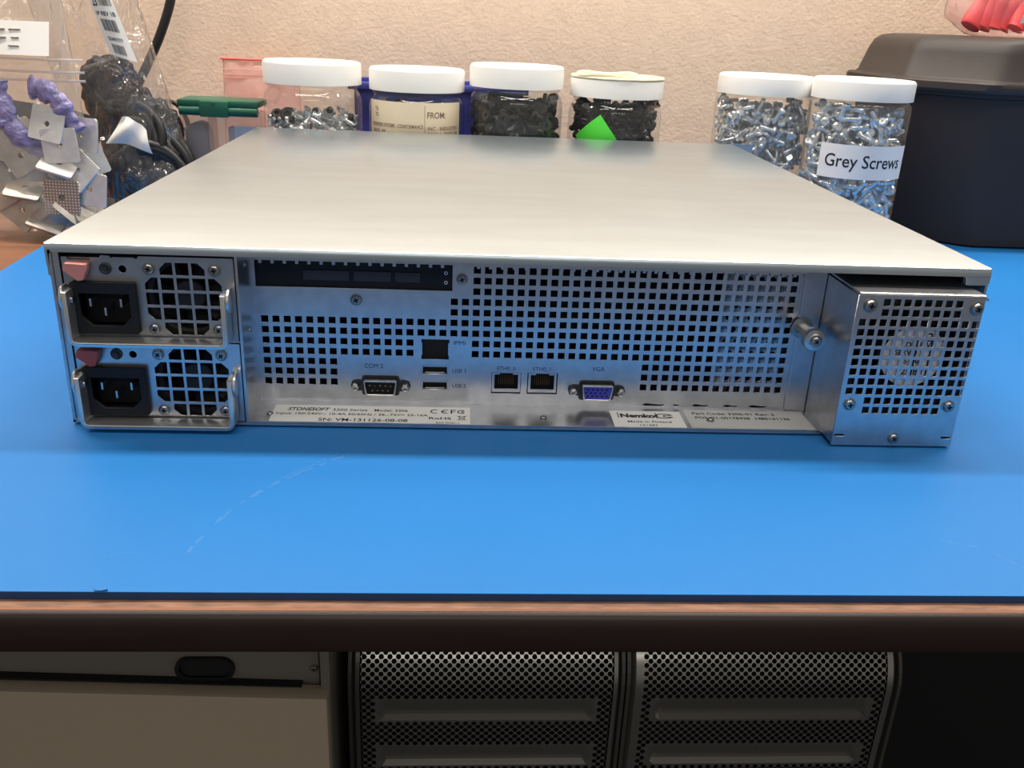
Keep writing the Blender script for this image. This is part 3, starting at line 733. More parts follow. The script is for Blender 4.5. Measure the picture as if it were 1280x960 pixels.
J = {}
J[1], _, rb1 = jar('storage_jar', -172, 492, 142.6, 44.6, 'clear jar with white lid holding few screws, leftmost jar of the row')
J[2], _, rb2 = jar('storage_jar', -75.5, 492, 140.0, 44.2, 'clear jar with cream TO and FROM shipping label')
J[3], _, rb3 = jar('storage_jar', 17.5, 492, 146.2, 43.8, 'clear jar full of dark grommets between the shipping-label jar and green-sticker jar')
J[4], l4, rb4 = jar('storage_jar', 112.5, 492, 138.6, 43.6, 'clear jar of black screws with a green diamond sticker and yellowed lid', lidh=17)
J[5], _, rb5 = jar('storage_jar', 252.5, 484, 146.8, 44.0, 'unlabelled clear jar full of silver screws, white lid', straight=True, lidh=17)
J[6], _, rb6 = jar('storage_jar', 323.5, 430, 149.2, 43.4, 'clear jar of silver screws with a printed paper label reading Grey Screws', straight=True, lidh=17)
# jar 2 label
lb = wrap(J[2], rb2, -66, 62, 60, 112.5, M['kraft'], 'shipping_label')
wrap_text(lb, rb2, [('TO:', -54, 103.5, 5, 5, .05), ('TO:', -54, 98.5, 5, 5, .05), ('ENGINEERS SYSTEMS - CONFORMANCE', -60, 90.0, 4.6, 55, .05), ('BLDG. 100', -57, 84.6, 4.2, 16, .05),
    ('FROM:', 14.5, 99.2, 7.6, 18, .1), ('INC - INDUSTRY', 15, 88.5, 4.6, 33, .02), ('DOOR 4 - DOCK 200', 15, 84.0, 4.2, 33, .02)], M['kraftink'])
b = MB(); b.grid(lambda u, v: ((rb2 + .37) * math.cos(R(-90 + 11.3 + .5 * u)), (rb2 + .37) * math.sin(R(-90 + 11.3 + .5 * u)), 72 + 38 * v), 1, 1); b.obj('label_rule', M['kraftink'], J[2])
# jar 4: old ring on the lid and diamond sticker
b = MB(); n = 40
b.lathe([(43.8, 138.2), (44.2, 138.9), (43.4, 140.2), (41.6, 140.4), (41.0, 139.2), (41.2, 138.6)], 48); b.obj('lid_rim', M['lidold'], J[4])
b = MB(); b.tube([(-12 + 27 * math.cos(t * 2 * PI / 20), -12 + 24 * math.sin(t * 2 * PI / 20), 141.2 + 1.0 * math.sin(t)) for t in range(21)], 1.9, 8, flat=1); b.obj('tape_loop', M['lidold'], J[4])
b = MB()
def dia(u, v):
    x = -14 + 27 * u * 1.0 + 0; a = R(-90 - 7); p = (u - .5) * 34; q = (v - .5) * 34
    xx = (p * math.cos(R(38)) - q * math.sin(R(38))) + 1; zz = 84 + (p * math.sin(R(38)) + q * math.cos(R(38)))
    return ((rb4 + .3) * math.cos(R(-90 - 31) + xx / rb4), (rb4 + .3) * math.sin(R(-90 - 31) + xx / rb4), zz)
b.grid(dia, 12, 12); gs = b.obj('diamond_sticker', M['green'], J[4], smooth=60); gs['label'] = 'bright green diamond sticker'
# jar 6 label
lb = wrap(J[6], rb6, -60, 54, 67, 96, M['whitelabel'], 'paper_label')
wrap_text(lb, rb6, [('Grey Screws', -52, 77.0, 15.5, 72, 0.12)], M['ink'])

ssl = 'loose silver screw packed among others inside a clear jar beside the black tote'
fill_jar(323.5, 430, 42.6, 3, 129, SCR, 160, 'machine_screw', ssl, 'screw', 'silver screws in the two right-hand jars', core=300, core_name='screw_mass', core_mat=M['screw'], core_label='mass of silver screws deep inside the Grey Screws jar')
fill_jar(252.5, 484, 43.0, 25, 126, SCR, 125, 'machine_screw', ssl, 'screw', 'silver screws in the two right-hand jars', core=300, core_name='screw_mass', core_mat=M['screw'], core_label='mass of silver screws deep inside the unlabelled screw jar')
fill_jar(-172, 492, 43.4, 70, 99, SCR[:2], 26, 'steel_screw', 'loose silver screw lying on top in the leftmost jar', 'screw', 'loose silver screws in the leftmost jar', dmin=7, a_span=80, core=0)
fill_jar(112.5, 492, 42.0, 60, 124, BSCR, 95, 'black_screw', 'small black screw in the jar with the green sticker', 'screw', 'black screws in the green-sticker jar', dmin=6.5, a_span=118, core=420, core_name='screw_mass', core_mat=M['blackscrew'], core_label='mass of black screws deep inside the green-sticker jar')
fill_jar(17.5, 492, 42.2, 60, 121, [GROM], 70, 'rubber_grommet', 'dark rubber grommet in the jar left of the green-sticker jar', 'grommet', 'dark grommets in the third jar', halfL=3, dmin=8.5, a_span=118, core=380, core_name='grommet_mass', core_mat=M['rubberblk'], core_label='mass of dark grommets deep inside the third jar')
# round black nuts in jar 1 and a bed of hardware below
for i, (x, y, z, r) in enumerate(((-203, 476, 95, 5.5), (-191, 464, 96, 7), (-166, 461, 101, 2.8), (-153, 461, 102, 3.0), (-199, 486, 92, 5), (-136, 476, 95, 3.4))):
    b = MB(); b.lathe([(0, -r * .8), (r * .8, -r * .8), (r, -r * .5), (r, r * .3), (r * .8, r * .62), (r * .45, r * .62), (r * .4, 0), (0, 0)], 24, Matrix.Translation((x, y, z)) @ Euler((R(50 + 25 * i), R(20 * i), 0)).to_matrix().to_4x4())
    o = b.obj('black_nut', M['rubberblk'], smooth=40, loc=(x, y, z)); tag(o, 'black bumper among the screws in the leftmost jar', 'nut', 'black nuts in the leftmost jar')
b = MB()
for _ in range(260):
    a = random.uniform(0, 2 * PI); r = 37 * math.sqrt(random.random()); z = random.uniform(10, 95)
    b.add(random.choice(SCR), Matrix.Translation((-172 + r * math.cos(a), 492 + r * math.sin(a), z)) @ rand_rot() @ Matrix.Scale(1000, 4))
o = b.obj('screw_mass', M['screw'], smooth=40, loc=(-172, 492, 3)); tag(o, 'mass of silver screws filling the lower part of the leftmost jar', 'screw', None, 'stuff')
# dark parts in jar 2 behind its label
b = MB()
for _ in range(150):
    a = random.uniform(0, 2 * PI); r = 35 * math.sqrt(random.random()); z = random.uniform(10, 108)
    b.add(random.choice(BSCR), Matrix.Translation((-75.5 + r * math.cos(a), 492 + r * math.sin(a), z)) @ rand_rot() @ Matrix.Scale(1000, 4))
o = b.obj('screw_mass', M['blackscrew'], smooth=40, loc=(-75.5, 492, 3)); tag(o, 'dark hardware filling the jar with the shipping label', 'screw', None, 'stuff')

# ------------------------------------------------------------------ blue bin behind the jars
bb = empty('parts_bin', (-70, 585, 0), 'royal blue plastic bin standing behind the jars by the wall', 'bin')
b = MB()
b.box(-140, 545, .2, 28, 547.5, 118, .6); b.box(-140, 612, .2, 28, 614.5, 118, .6); b.box(-140, 545, .2, -137.5, 614, 118, .6); b.box(25.5, 545, .2, 28, 614, 118, .6); b.box(-140, 545, .2, 28, 614, 3, .6)
o = b.obj('bin_body', M['bluebin']); o.parent = bb; o.matrix_parent_inverse = Matrix.Translation((.07, -.585, 0))
b = MB(); b.box(-146, 541, 115, 33, 545, 122, 1.2); b.box(-146, 614, 115, 33, 617.5, 122, 1.2); b.box(-146, 541, 115, -140.5, 617.5, 122, 1.2); b.box(28.5, 541, 115, 33, 617.5, 122, 1.2)
o = b.obj('bin_rim', M['bluebin']); o.parent = bb; o.matrix_parent_inverse = Matrix.Translation((.07, -.585, 0))

# ------------------------------------------------------------------ black tote and its lid
tote = empty('storage_tote', (540, 510, 0), 'black plastic storage tote with domed charcoal lid at the right', 'box')
TI = Matrix.Translation((-.54, -.51, 0))
def foot(x0, x1, y0, y1, cx_, cy_): return [(x0, y1 - cy_ * .5), (x0, y0 + cy_), (x0 + cx_, y0), (x1 - cx_, y0), (x1, y0 + cy_), (x1, y1 - cy_ * .5), (x1 - cx_ * .5, y1), (x0 + cx_ * .5, y1)]
def loft(levels, rsub=3):
    """stack of footprints with rounded corners"""
    b = MB(); rings = []
    for z, P in levels:
        V = [Vector((*p, z)) for p in P]
        for _ in range(rsub):
            Q = []
            for i in range(len(V)):
                a, c = V[i], V[(i + 1) % len(V)]; L = (c - a).length; k = min(.25, 5 / L)
                Q += [a.lerp(c, k), a.lerp(c, 1 - k)]
            V = Q
        rings.append([b.bm.verts.new(v) for v in V])
    n = len(rings[0])
    for a, c in zip(rings, rings[1:]):
        for k in range(n): b.bm.faces.new((a[k], a[(k + 1) % n], c[(k + 1) % n], c[k]))
    b.bm.faces.new(rings[0][::-1]); b.bm.faces.new(rings[-1]); return b
def inset(d, x0=368, x1=715, y0=413, y1=612, c1=62, c2=52): return foot(x0 + d, x1 - d, y0 + d * .7, y1 - d * .6, c1, c2)
b = loft([(0.3, inset(29)), (2, inset(24)), (70, inset(17)), (136, inset(10)), (137, inset(6)), (143, inset(5))])
o = b.obj('tote_body', M['tote'], smooth=35); o.parent = tote; o.matrix_parent_inverse = TI
b = loft([(141, inset(1.5)), (143.2, inset(0)), (148.8, inset(0)), (150.4, inset(1.6)), (150.8, inset(7)), (153, inset(9)), (174, inset(15)), (182, inset(18.5)), (186.4, inset(24)), (188, inset(33)), (188.4, inset(45))])
o = b.obj('tote_lid', M['totelid'], smooth=35); o.parent = tote; o.matrix_parent_inverse = TI

# red bag on the lid
rbag = empty('red_parts_bag', (470, 500, 188.4), 'clear bag of red plastic pieces lying on the black tote lid', 'bag')
RI = Matrix.Translation((-.47, -.5, -.1884))
def blob(cx, cy, cz, rx, ry, rz, seedv, amp=.16, nu=48, nv=24, fl=0., freq=3.):
    from mathutils import noise
    b = MB()
    def f(u, v):
        th = 2 * PI * u; ph = PI * (v - .5)
        d = Vector((math.cos(ph) * math.cos(th), math.cos(ph) * math.sin(th), math.sin(ph)))
        k = 1 + amp * noise.noise(d * freq + Vector((seedv, 0, 0))) + amp * .5 * noise.noise(d * freq * 2.3 + Vector((0, seedv, 0)))
        z = cz + rz * d.z * k
        if fl is not None: z = max(z, fl)
        sg = lambda q: math.copysign(abs(q) ** .75, q)
        return (cx + rx * sg(d.x) * k, cy + ry * sg(d.y) * k, z)
    b.grid(f, nu, nv); bmesh.ops.remove_doubles(b.bm, verts=b.bm.verts, dist=.01); return b
for i in range(12):
    x = 434 + i * 10.5; a = random.uniform(-.5, .5)
    b = MB(); b.tube([(x, 478 + random.uniform(-6, 6), 196), (x + 6 + 8 * a, 482, 214 + random.uniform(-4, 4)), (x + 14 + 10 * a, 486, 232), (x + 26, 492, 246)], lambda t: 9.5 * (1 - .2 * t) * (1 + .15 * math.sin(9 * t + i)), 10, sub=2, flat=.6)
    o = b.obj('red_plastic_piece', M['redstuff'], smooth=60, loc=(x, 480, 190)); tag(o, 'red plastic piece inside the clear bag on the black tote', 'plastic part', 'red pieces in the bag')
b = blob(503, 490, 214, 80, 40, 34, 3.3, .10, fl=188.6); o = b.obj('bag_film', M['redfilm'], smooth=180); o.parent = rbag; o.matrix_parent_inverse = RI
b = MB(); b.grid(lambda u, v: (461 + 22 * u + 4 * v, 444 + 5 * math.sin(u * 3), 200 + 14 * v + 3 * u), 6, 4); o = b.obj('paper_tag', M['paper'], smooth=60); o.parent = rbag; o.matrix_parent_inverse = RI
b = MB()
b.grid(lambda u, v: (463 + 75 * u, 452 - 26 * v + 3 * math.sin(u * 7), 191 + (1.5 - 9 * v ** 2) * 1.0 + 2 * math.sin(5 * u + 3 * v)), 16, 6)
o = b.obj('bag_flap', M['redfilm'], smooth=60); o.parent = rbag; o.matrix_parent_inverse = RI

# ------------------------------------------------------------------ left: clear bag of square plates
nb = empty('zip_bag', (-395, 385, -3), 'clear zip bag of square metal plates at the far left', 'bag')
NI = Matrix.Translation((.395, -.385, .003))
def npart(b, name, m, **k):
    o = b.obj(name, m, **k); o.parent = nb; o.matrix_parent_inverse = NI; return o
def bagf(cx, wx, y0, ty, z0, z1, sway, seedv, lean=0.):
    from mathutils import noise
    def side(s):
        def f(u, v):
            z = z0 + (z1 - z0) * v
            env = (math.sin(PI * min(1, max(0, u))) ** .45) * (1 - v) ** .55 * (1 - max(0, 1 - v * 9) ** 2 * .5)
            w = wx * (1 - .10 * (1 - (1 - v) ** 2)) * (1 - .12 * max(0, 1 - v * 6) ** 2)
            x = cx + sway(v) + (u - .5) * 2 * w
            nz = noise.noise(Vector((x * .035, z * .03, seedv + s))) * 7 + noise.noise(Vector((x * .11, z * .04, seedv + s * 3))) * 2.4
            edge = min(1, 6 * min(u, 1 - u))
            return (x, y0 + lean * v - s * (ty * env) + nz * edge * (.35 + .65 * (1 - v)), z)
        return f
    return side
def film_bag(cx, wx, y0, ty, z0, z1, sway, seedv, lean=0.):
    b = MB(); F = bagf(cx, wx, y0, ty, z0, z1, sway, seedv, lean)
    b.grid(F(1), 36, 40); b.grid(F(-1), 36, 40)
    bmesh.ops.remove_doubles(b.bm, verts=b.bm.verts, dist=.05); return b
npart(film_bag(-401, 67, 387, 26, -2.6, 205, lambda v: -10 * v, 1.7, 6), 'bag_film', M['bag'], smooth=180)
for z in (140.5, 131.0, 124.5):
    b = MB(); b.tube([(-474, 386, z), (-430, 384, z + .6), (-375, 382, z - .4), (-338, 388, z)], 1.0, 8, sub=2); npart(b, 'zip_track', M['zip'])
b = MB(); b.grid(lambda u, v: (-462 + 104 * u, 374 + 2.5 * math.sin(6 * u) + 9 * v, 143.5 + 25 * v), 16, 4); pl = npart(b, 'paper_label', M['paper'], smooth=60)
b = MB()
for x, z, w in ((-396, 162, 5), (-388, 162, 9), (-398, 156, 8), (-386, 156, 6), (-388, 150, 8)):
    b.box(x, 370.8 + (z - 143.5) * .36, z, x + w, 377 + (z - 143.5) * .36, z + .6)
o = b.obj('faint_print', M['greyink'], pl, smooth=0)

# square plates
def plate_mesh(m, name='square_plate', s=13.6, t=2.2):
    me = curve_mesh([rrect(-s, -s, s, s, 2.0, 3), circ(0, 0, 2.3, 14)], t)
    b = MB().add(me, FRONT); return b.mesh(name, m, 0)
PLA = [plate_mesh(M['plate']), plate_mesh(M['plate_dark']), plate_mesh(M['dotplate']), plate_mesh(mat('dark_tarnished_backing', (.11, .10, .09), .3, .85, var=((70, 70, 70), .3)))]
spec = [  # x, y, z, rx, ry, rz, kind
    (-366, 371, 92, 16, 10, -8, 0), (-357.5, 369, 75.5, 4, -4, 4, 0), (-344, 383, 83, 6, 2, -16, 0), (-391, 372, 66, 10, -30, 18, 1), (-377, 379, 58, 6, 4, 24, 1),
    (-362, 372, 60, 66, 18, 6, 0), (-348, 375, 55, 30, -48, 12, 0), (-356, 381, 50, 48, 38, 0, 0), (-361, 367, 34, 4, 2, 4, 2), (-340, 373, 40, 4, 6, -4, 0), (-352, 372, 26, 40, 42, 0, 1),
    (-392, 372, 40, 62, 10, 6, 1), (-379, 374, 30, 44, -42, 10, 1), (-396, 371, 22, 14, 38, -8, 1), (-376, 370, 14, 64, 20, 4, 1), (-403, 378, 54, 24, 60, 14, 1),
    (-371, 389, 42, 12, 60, 0, 1), (-386, 391, 78, 20, 20, 30, 1), (-356, 393, 66, 80, 20, 30, 0), (-343, 385, 62, 20, 70, 0, 0), (-398, 390, 30, 60, 30, 0, 1), (-362, 392, 20, 30, 80, 0, 1), (-344, 377, 18, 70, 10, 40, 1),
    (-412, 372, 76, 12, 10, 10, 1), (-414, 374, 34, 30, -30, 0, 1), (-385, 392, 12, 70, 5, 0, 1), (-349, 394, 36, 10, 12, 40, 1),
    (-372, 400, 84, 20, 10, 40, 3), (-362, 400, 52, 10, 30, 20, 3), (-384, 400, 56, 20, -20, 10, 3), (-368, 401, 30, 30, 20, 60, 3), (-350, 401, 84, 10, 20, 25, 3), (-348, 401, 16, 30, 10, 15, 3), (-390, 400, 20, 20, 30, 0, 3), (-396, 399, 92, 10, 10, 25, 3)]  # last rows: dark back layer added to cover the gaps between plates
names = {0: 'shiny', 1: 'aged', 2: 'dimpled', 3: 'dark'}
for i, (x, y, z, rx, ry, rz, k) in enumerate(spec):
    o = bpy.data.objects.new('square_plate', PLA[k]); C.objects.link(o)
    o.location = (x * S, y * S, z * S); o.rotation_euler = (R(-rx), R(ry), R(rz))
    lab = {0: 'shiny square zinc plate with centre hole in the clear bag', 1: 'dull grey square plate with centre hole in the clear bag', 2: 'dimpled square plate low in the clear bag', 3: 'dark tarnished square plate added behind the others in the clear bag'}[k]
    grp = None if k == 2 else names[k] + ' square plates in the zip bag'
    if i == 0: lab = 'bright white-lit square plate, topmost in the clear bag'; grp = None
    if i == 1: lab = 'pinkish grey square plate just under the topmost one'; grp = None
    tag(o, lab, 'metal plate', grp)
for P, lab in (([(-404, 377, 122), (-401, 374, 108), (-396, 372, 90), (-386, 373, 76), (-372, 378, 66)], 'purple foam strip running down the left of the plate bag'),
               ([(-378, 380, 119), (-368, 376, 118), (-357, 374, 112), (-351, 373, 100), (-346, 376, 86)], 'purple foam strip curving down the right of the topmost plate'),
               ([(-440, 378, 124), (-425, 374, 120), (-412, 372, 108), (-405, 372, 88)], 'purple foam strip at the extreme left edge')):
    b = MB(); b.tube(P, lambda t: 8.6 + 1.3 * math.sin(23 * t) + .8 * math.sin(51 * t), 12, sub=3, flat=.45)
    o = b.obj('foam_strip', M['purple'], smooth=60, loc=P[0]); tag(o, lab, 'foam strip')

# second bag: black cables, label and white tag
cb = empty('cable_bag', (-300, 450, -3), 'tall clear bag of black cables with a barcode label, behind the plate bag', 'bag')
CI = Matrix.Translation((.3, -.45, .003))
def cpart(b, name, m, **k):
    o = b.obj(name, m, **k); o.parent = cb; o.matrix_parent_inverse = CI; return o
cpart(film_bag(-316, 52, 452, 26, .4, 232, lambda v: -52 * v, 5.1, 4), 'bag_film', M['bag_dark'], smooth=180)
# slanted barcode label on the bag's right shoulder: corners A (upper left) B (upper right) Cc D
def quadp(A, B, Cc, Dd): 
    A, B, Cc, Dd = map(Vector, (A, B, Cc, Dd))
    return lambda u, v: A.lerp(B, u).lerp(Dd.lerp(Cc, u), v)
LQ = quadp((-343, 420, 198), (-325, 420, 200), (-306.4, 422, 138.8), (-327, 420, 144.5))
b = MB(); b.grid(lambda u, v: LQ(u, v) + Vector((0, -2.5 * math.sin(PI * u), 0)), 10, 6); bl = cpart(b, 'barcode_label', M['paper'], smooth=60)
b = MB()
def on_label(me):
    b0 = bmesh.new(); b0.from_mesh(me)
    bmesh.ops.subdivide_edges(b0, edges=[e for e in b0.edges if e.calc_length() > .3], cuts=1)
    for v in b0.verts:
        u, w = v.co.x, v.co.y; v.co = LQ(u, w) + Vector((0, -2.5 * math.sin(PI * u) - .35, 0))
    b0.to_mesh(me); b0.free(); b.bm.from_mesh(me)
def ltext(t, u, v, h, w):
    me = text_mesh(t, 1, .0, None, 'LEFT', .02); xs = [q.co.x for q in me.vertices]; k = w / (max(xs) - min(xs))
    for q in me.vertices: q.co = (u + (q.co.x - min(xs)) * k, v - q.co.y * h, 0)
    on_label(me)
def lbars(u0, u1, v0, v1):
    u = u0
    while u < u1:
        w = random.choice((.012, .02, .03)); on_label(curve_mesh([rect(u, v0, min(u + w, u1), v1)], 0)); u += w + random.choice((.014, .022, .03))
lbars(.2, .85, .05, .12); ltext('23', .12, .30, .16, .22); lbars(.42, .9, .17, .30)
ltext('1P REV 1B', .12, .43, .08, .78); lbars(.2, .8, .48, .64); ltext('QUANTITY', .2, .77, .07, .6); lbars(.25, .72, .82, .95)
o = b.obj('barcode_print', M['ink'], bl, smooth=0);
b = MB()
TQ = quadp((-325, 424, 94), (-306, 424, 83), (-303, 424, 63), (-341, 424, 71))
b.grid(lambda u, v: TQ(u, v) + Vector((0, -4 * math.sin(PI * u) * math.sin(PI * v) + 2 * math.sin(9 * u + 4 * v), 3 * math.sin(PI * u))), 12, 10); cpart(b, 'white_tag', M['paper'], smooth=60)
# the coiled cables inside
def coil(seedv, cx, cy, cz, rx, rz, turns, r, tilt):
    rnd = random.Random(seedv); P = []
    for k in range(turns * 14):
        t = 2 * PI * k / 14; q = 1 + .14 * math.sin(seedv + k * .37)
        P.append((cx + rx * q * math.cos(t) + tilt * rz * math.sin(t), cy + 9 * math.sin(t * .5 + seedv) + 3 * math.sin(k * .9), cz + rz * q * math.sin(t) + rnd.uniform(-2, 2)))
    return MB().tube(P, r, 8, sub=2)
for i, a in enumerate(((1, -316, 446, 38, 32, 27, 6, 4.4, .2), (2, -327, 450, 78, 26, 24, 5, 4.4, -.3), (3, -341, 452, 112, 17, 18, 4, 3.8, -.5), (4, -306, 452, 60, 22, 30, 4, 4.2, -.6))):
    b = coil(*a); o = b.obj('coiled_cable', M['cable'], smooth=60, loc=(a[1], a[2], a[3])); tag(o, ['black cable coil at the bottom of the cable bag', 'black cable coil behind the white tag', 'black cable coil topmost in the cable bag', 'black cable coil at the right side of the cable bag'][i], 'cable')
b = blob(-321, 456, 54, 37, 14, 54, 2.2, .22, fl=0, freq=2.4); o = b.obj('black_plastic_bundle', M['blackstuff'], smooth=180, loc=(-308, 456, 0)); tag(o, 'lumpy black bundle in the middle of the cable bag', 'cable bundle')
b = blob(-342, 454, 114, 24, 11, 27, 4.2, .25, fl=0, freq=2.4); o = b.obj('black_plastic_bundle', M['blackstuff'], smooth=180, loc=(-334, 454, 90)); tag(o, 'lumpy black bundle at the top of the cable bag', 'cable bundle')

# cable hanging down the wall, and the small loop by the cable bag
b = MB(); b.tube([(-308, 604, 330), (-316, 604, 240), (-325, 602, 192), (-340, 600, 155), (-358, 600, 123), (-371, 596, 100), (-384, 590, 60), (-390, 585, 5)], 4.6, 14, sub=3)
o = b.obj('power_cord', M['cable'], smooth=60, loc=(-380, 580, 0)); tag(o, 'thick black cord rising along the wall behind the cable bag', 'cord')
b = MB(); b.tube([(-328, 530, 92), (-320, 530, 99), (-308, 530, 96), (-300, 530, 80), (-300, 530, 62), (-307, 528, 40), (-314, 525, 8), (-330, 522, 2.6)], 2.3, 10, sub=3)
b.tube([(-318, 529, 76), (-310, 529, 74), (-300, 530, 72)], 1.8, 8, sub=1)
o = b.obj('thin_cable', M['cable'], smooth=60, loc=(-330, 522, 0)); tag(o, 'thin black cable loop between cable bag and green-lidded tub', 'cable')

# tub with green clip lid
tb = empty('clip_tub', (-255, 498, -3), 'frosted plastic tub with dark green clip lid left of the jars', 'tub')
BI = Matrix.Translation((.255, -.498, .003))
def tpart(b, name, m, **k):
    o = b.obj(name, m, **k); o.parent = tb; o.matrix_parent_inverse = BI; return o
b = MB(); b.box(-291, 470, .3, -219, 503, 96, 3); tpart(b, 'tub_body', M['tub'])
b = MB(); b.box(-290, 464, 100.5, -217.5, 505, 106.5, 1.5); b.tube([(-288.5, 467, 97), (-219, 467, 97)], 4.4, 14); b.box(-270, 461, 92, -244, 466, 106, 1.2); b.lathe([(0, 1.2), (1.6, .8), (1.8, 0)], 12, Matrix.Translation((-257, 461, 104)) @ FRONT)
tpart(b, 'clip_lid', M['greenlid'])
b = MB(); b.prism([(-288, 0), (-267, 0), (-267, 78), (-270, 84), (-276, 86), (-283, 84), (-288, 78)], 'y', 474, 494, 1.5); o = b.obj('grey_plastic_insert', M['slate'], smooth=40, loc=(-278, 489, 0)); tag(o, 'slate grey plastic piece inside the green-lidded tub, left half', 'plastic part')
b = MB(); b.box(-249, 476, 0, -224, 490, 82, 1); o = b.obj('pale_blue_card', mat('pale_blue_card', (.42, .47, .62), .5), smooth=0, loc=(-238, 483, 0)); tag(o, 'pale blue card inside the green-lidded tub, right half', 'card')
b = MB(); b.box(-265.4, 472, 1, -264.2, 500, 94); tpart(b, 'divider', M['tub'])

# pink zip bag standing behind
pb = empty('pink_zip_bag', (-240, 580, -3), 'pink translucent zip bag standing behind the green-lidded tub', 'bag')
PI_ = Matrix.Translation((.24, -.58, .003))
def ppart(b, name, m, **k):
    o = b.obj(name, m, **k); o.parent = pb; o.matrix_parent_inverse = PI_; return o
ppart(film_bag(-240, 43, 584, 9, -2.6, 135.5, lambda v: 0, 9.3, 12), 'bag_film', M['pinkbag'], smooth=180)
b = MB(); b.tube([(-281, 595, 135.6), (-200, 595, 135.6)], .9, 8); ppart(b, 'red_zip_track', M['redstuff'])
for z in (126, 121, 118): 
    b = MB(); b.tube([(-280, 592, z), (-201, 592, z)], .5, 6); ppart(b, 'zip_ridge', M['pinkbag'])

# ------------------------------------------------------------------ UNDER THE BENCH
FZ = -760
PY = 120.0
def perforated_case(x0, x1, label):
    cy = PY + 180
    root = empty('equipment_case', ((x0 + x1) / 2, cy, FZ), label, 'equipment case')
    inv = Matrix.Translation((-(x0 + x1) / 2 * S, -cy * S, -FZ * S))
    def part(b, name, m, **k):
        o = b.obj(name, m, **k); o.parent = root; o.matrix_parent_inverse = inv; return o
    W = x1 - x0; top = -217.5; rad = 50.0
    # surface: s = arc length down from the top back of the curve
    arc = rad * PI / 2
    bands = []; s0 = round((arc + 4.8) / 3.05) * 3.05
    for k in range(8): bands.append((s0 + k * 14 * 3.05, s0 + (k * 14 + 6) * 3.05))
    def surf(x, s):
        ed = 0
        if s < arc:
            a = s / rad; y = PY + rad - rad * math.sin(a); z = top - rad + rad * math.cos(a); nrm = Vector((0, -math.sin(a), math.cos(a)))
        else: y = PY; z = top - rad - (s - arc); nrm = Vector((0, -1, 0))
        dd = 0
        u = (x - x0) / W
        for a0, a1 in bands:
            if a0 - .01 <= s <= a1 + .01 and .105 < u < .895:
                t = (s - a0) / (a1 - a0); tc_ = 5 / 6 + .001; dd = 3.4 * (t / tc_) if t < tc_ else 3.4 * (1 - t) / (1 - tc_)
                dd *= min(1, (u - .105) / .012, (.895 - u) / .012)
        e = min(x - x0, x1 - x)
        rd = 5.0
        if e < rd: dd += rd - math.sqrt(max(0, rd * rd - (rd - e) ** 2))
        return Vector((x, y, z)) - nrm * dd
    b = MB(); bm = b.bm
    c = 3.05                                     # half pitch of the staggered lattice
    SL = 300.0
    nx = int((W - 12) / (2 * c)); m0 = x0 + (W - nx * 2 * c) / 2
    def inband(x, s):
        u = (x - x0) / W
        return any(a0 - .1 <= s <= a1 + .1 for a0, a1 in bands) and .085 < u < .915
    cache = {}
    def V(x, s):
        k = (round(x, 2), round(s, 2))
        if k not in cache: cache[k] = bm.verts.new(surf(x, s))
        return cache[k]
    ns = int(SL / c)
    for j in range(ns):
        for i in range(nx * 2 + 1):
            # diamond centres where i + j is even
            if (i + j) % 2: continue
            cx_, cs = m0 + i * c, j * c + c
            L_, R_, T_, B_ = (cx_ - c, cs), (cx_ + c, cs), (cx_, cs - c), (cx_, cs + c)
            if i == 0: L_ = None
            if i == nx * 2: R_ = None
            edge = (i == 0 or i == nx * 2 or j == 0)
            hole = (not edge) and not inband(cx_, cs) and j > 2
            if not hole:
                P = [p for p in (L_, B_, R_, T_) if p]
                if len(P) == 4:
                    for q in range(4): bm.faces.new((V(*P[q]), V(*P[(q + 1) % 4]), V(cx_, cs)))
                elif len(P) == 3: bm.faces.new([V(*p) for p in P])
                continue
            r = 1.95; rim = []
            for k in range(8):
                a = PI + k * PI / 4      # from left, through bottom (+s), right, top
                rim.append(bm.verts.new(surf(cx_ + r * math.cos(a), cs - r * math.sin(a))))
            cor = [V(*L_), V(*B_), V(*R_), V(*T_)]
            for q in range(4):
                a_, b_, c_ = rim[q * 2], rim[q * 2 + 1], rim[(q * 2 + 2) % 8]
                bm.faces.new((cor[q], cor[(q + 1) % 4], b_)); bm.faces.new((cor[q], b_, a_)); bm.faces.new((b_, cor[(q + 1) % 4], c_))
    # plain margins
    for xa, xb in ((x0, m0), (m0 + nx * 2 * c, x1)):
        for j in range(0, ns + 1, 1):
            bm.faces.new([bm.verts.new(surf(x, s)) for x, s in ((xa, j * c), ((xa + xb) / 2, j * c), ((xa + xb) / 2, j * c + c), (xa, j * c + c))])
            bm.faces.new([bm.verts.new(surf(x, s)) for x, s in (((xa + xb) / 2, j * c), (xb, j * c), (xb, j * c + c), ((xa + xb) / 2, j * c + c))])
    bmesh.ops.remove_doubles(bm, verts=bm.verts, dist=.02)
    part(b, 'perforated_front', M['perf'], smooth=35)
    b = MB(); b.box(x0 + 3, PY, FZ + .5, x1 - 3, PY + 1.5, top - rad - SL + arc + 2); part(b, 'lower_front', M['perf'], smooth=0)
    b = MB()
    for xa, xb in ((x0 - 2.2, x0 + .4), (x1 - .4, x1 + 2.2)):
        pts = [(PY + rad + 1 - (rad + 1) * math.sin(R(a)), top - rad + (rad + 1) * math.cos(R(a))) for a in range(0, 91, 10)] + [(PY - 1, FZ + .5), (PY + 330, FZ + .5), (PY + 330, top + 1)]
        b.prism(pts, 'x', xa, xb)
    b.box(x0, PY + rad, top - .5, x1, PY + 330, top + .5); part(b, 'case_shell', M['perf_side'], smooth=0)
    b = MB(); b.box(x0 + 2, PY + 52, FZ + 2, x1 - 2, PY + 54, top - 2); part(b, 'inner_wall', M['void'], smooth=0)
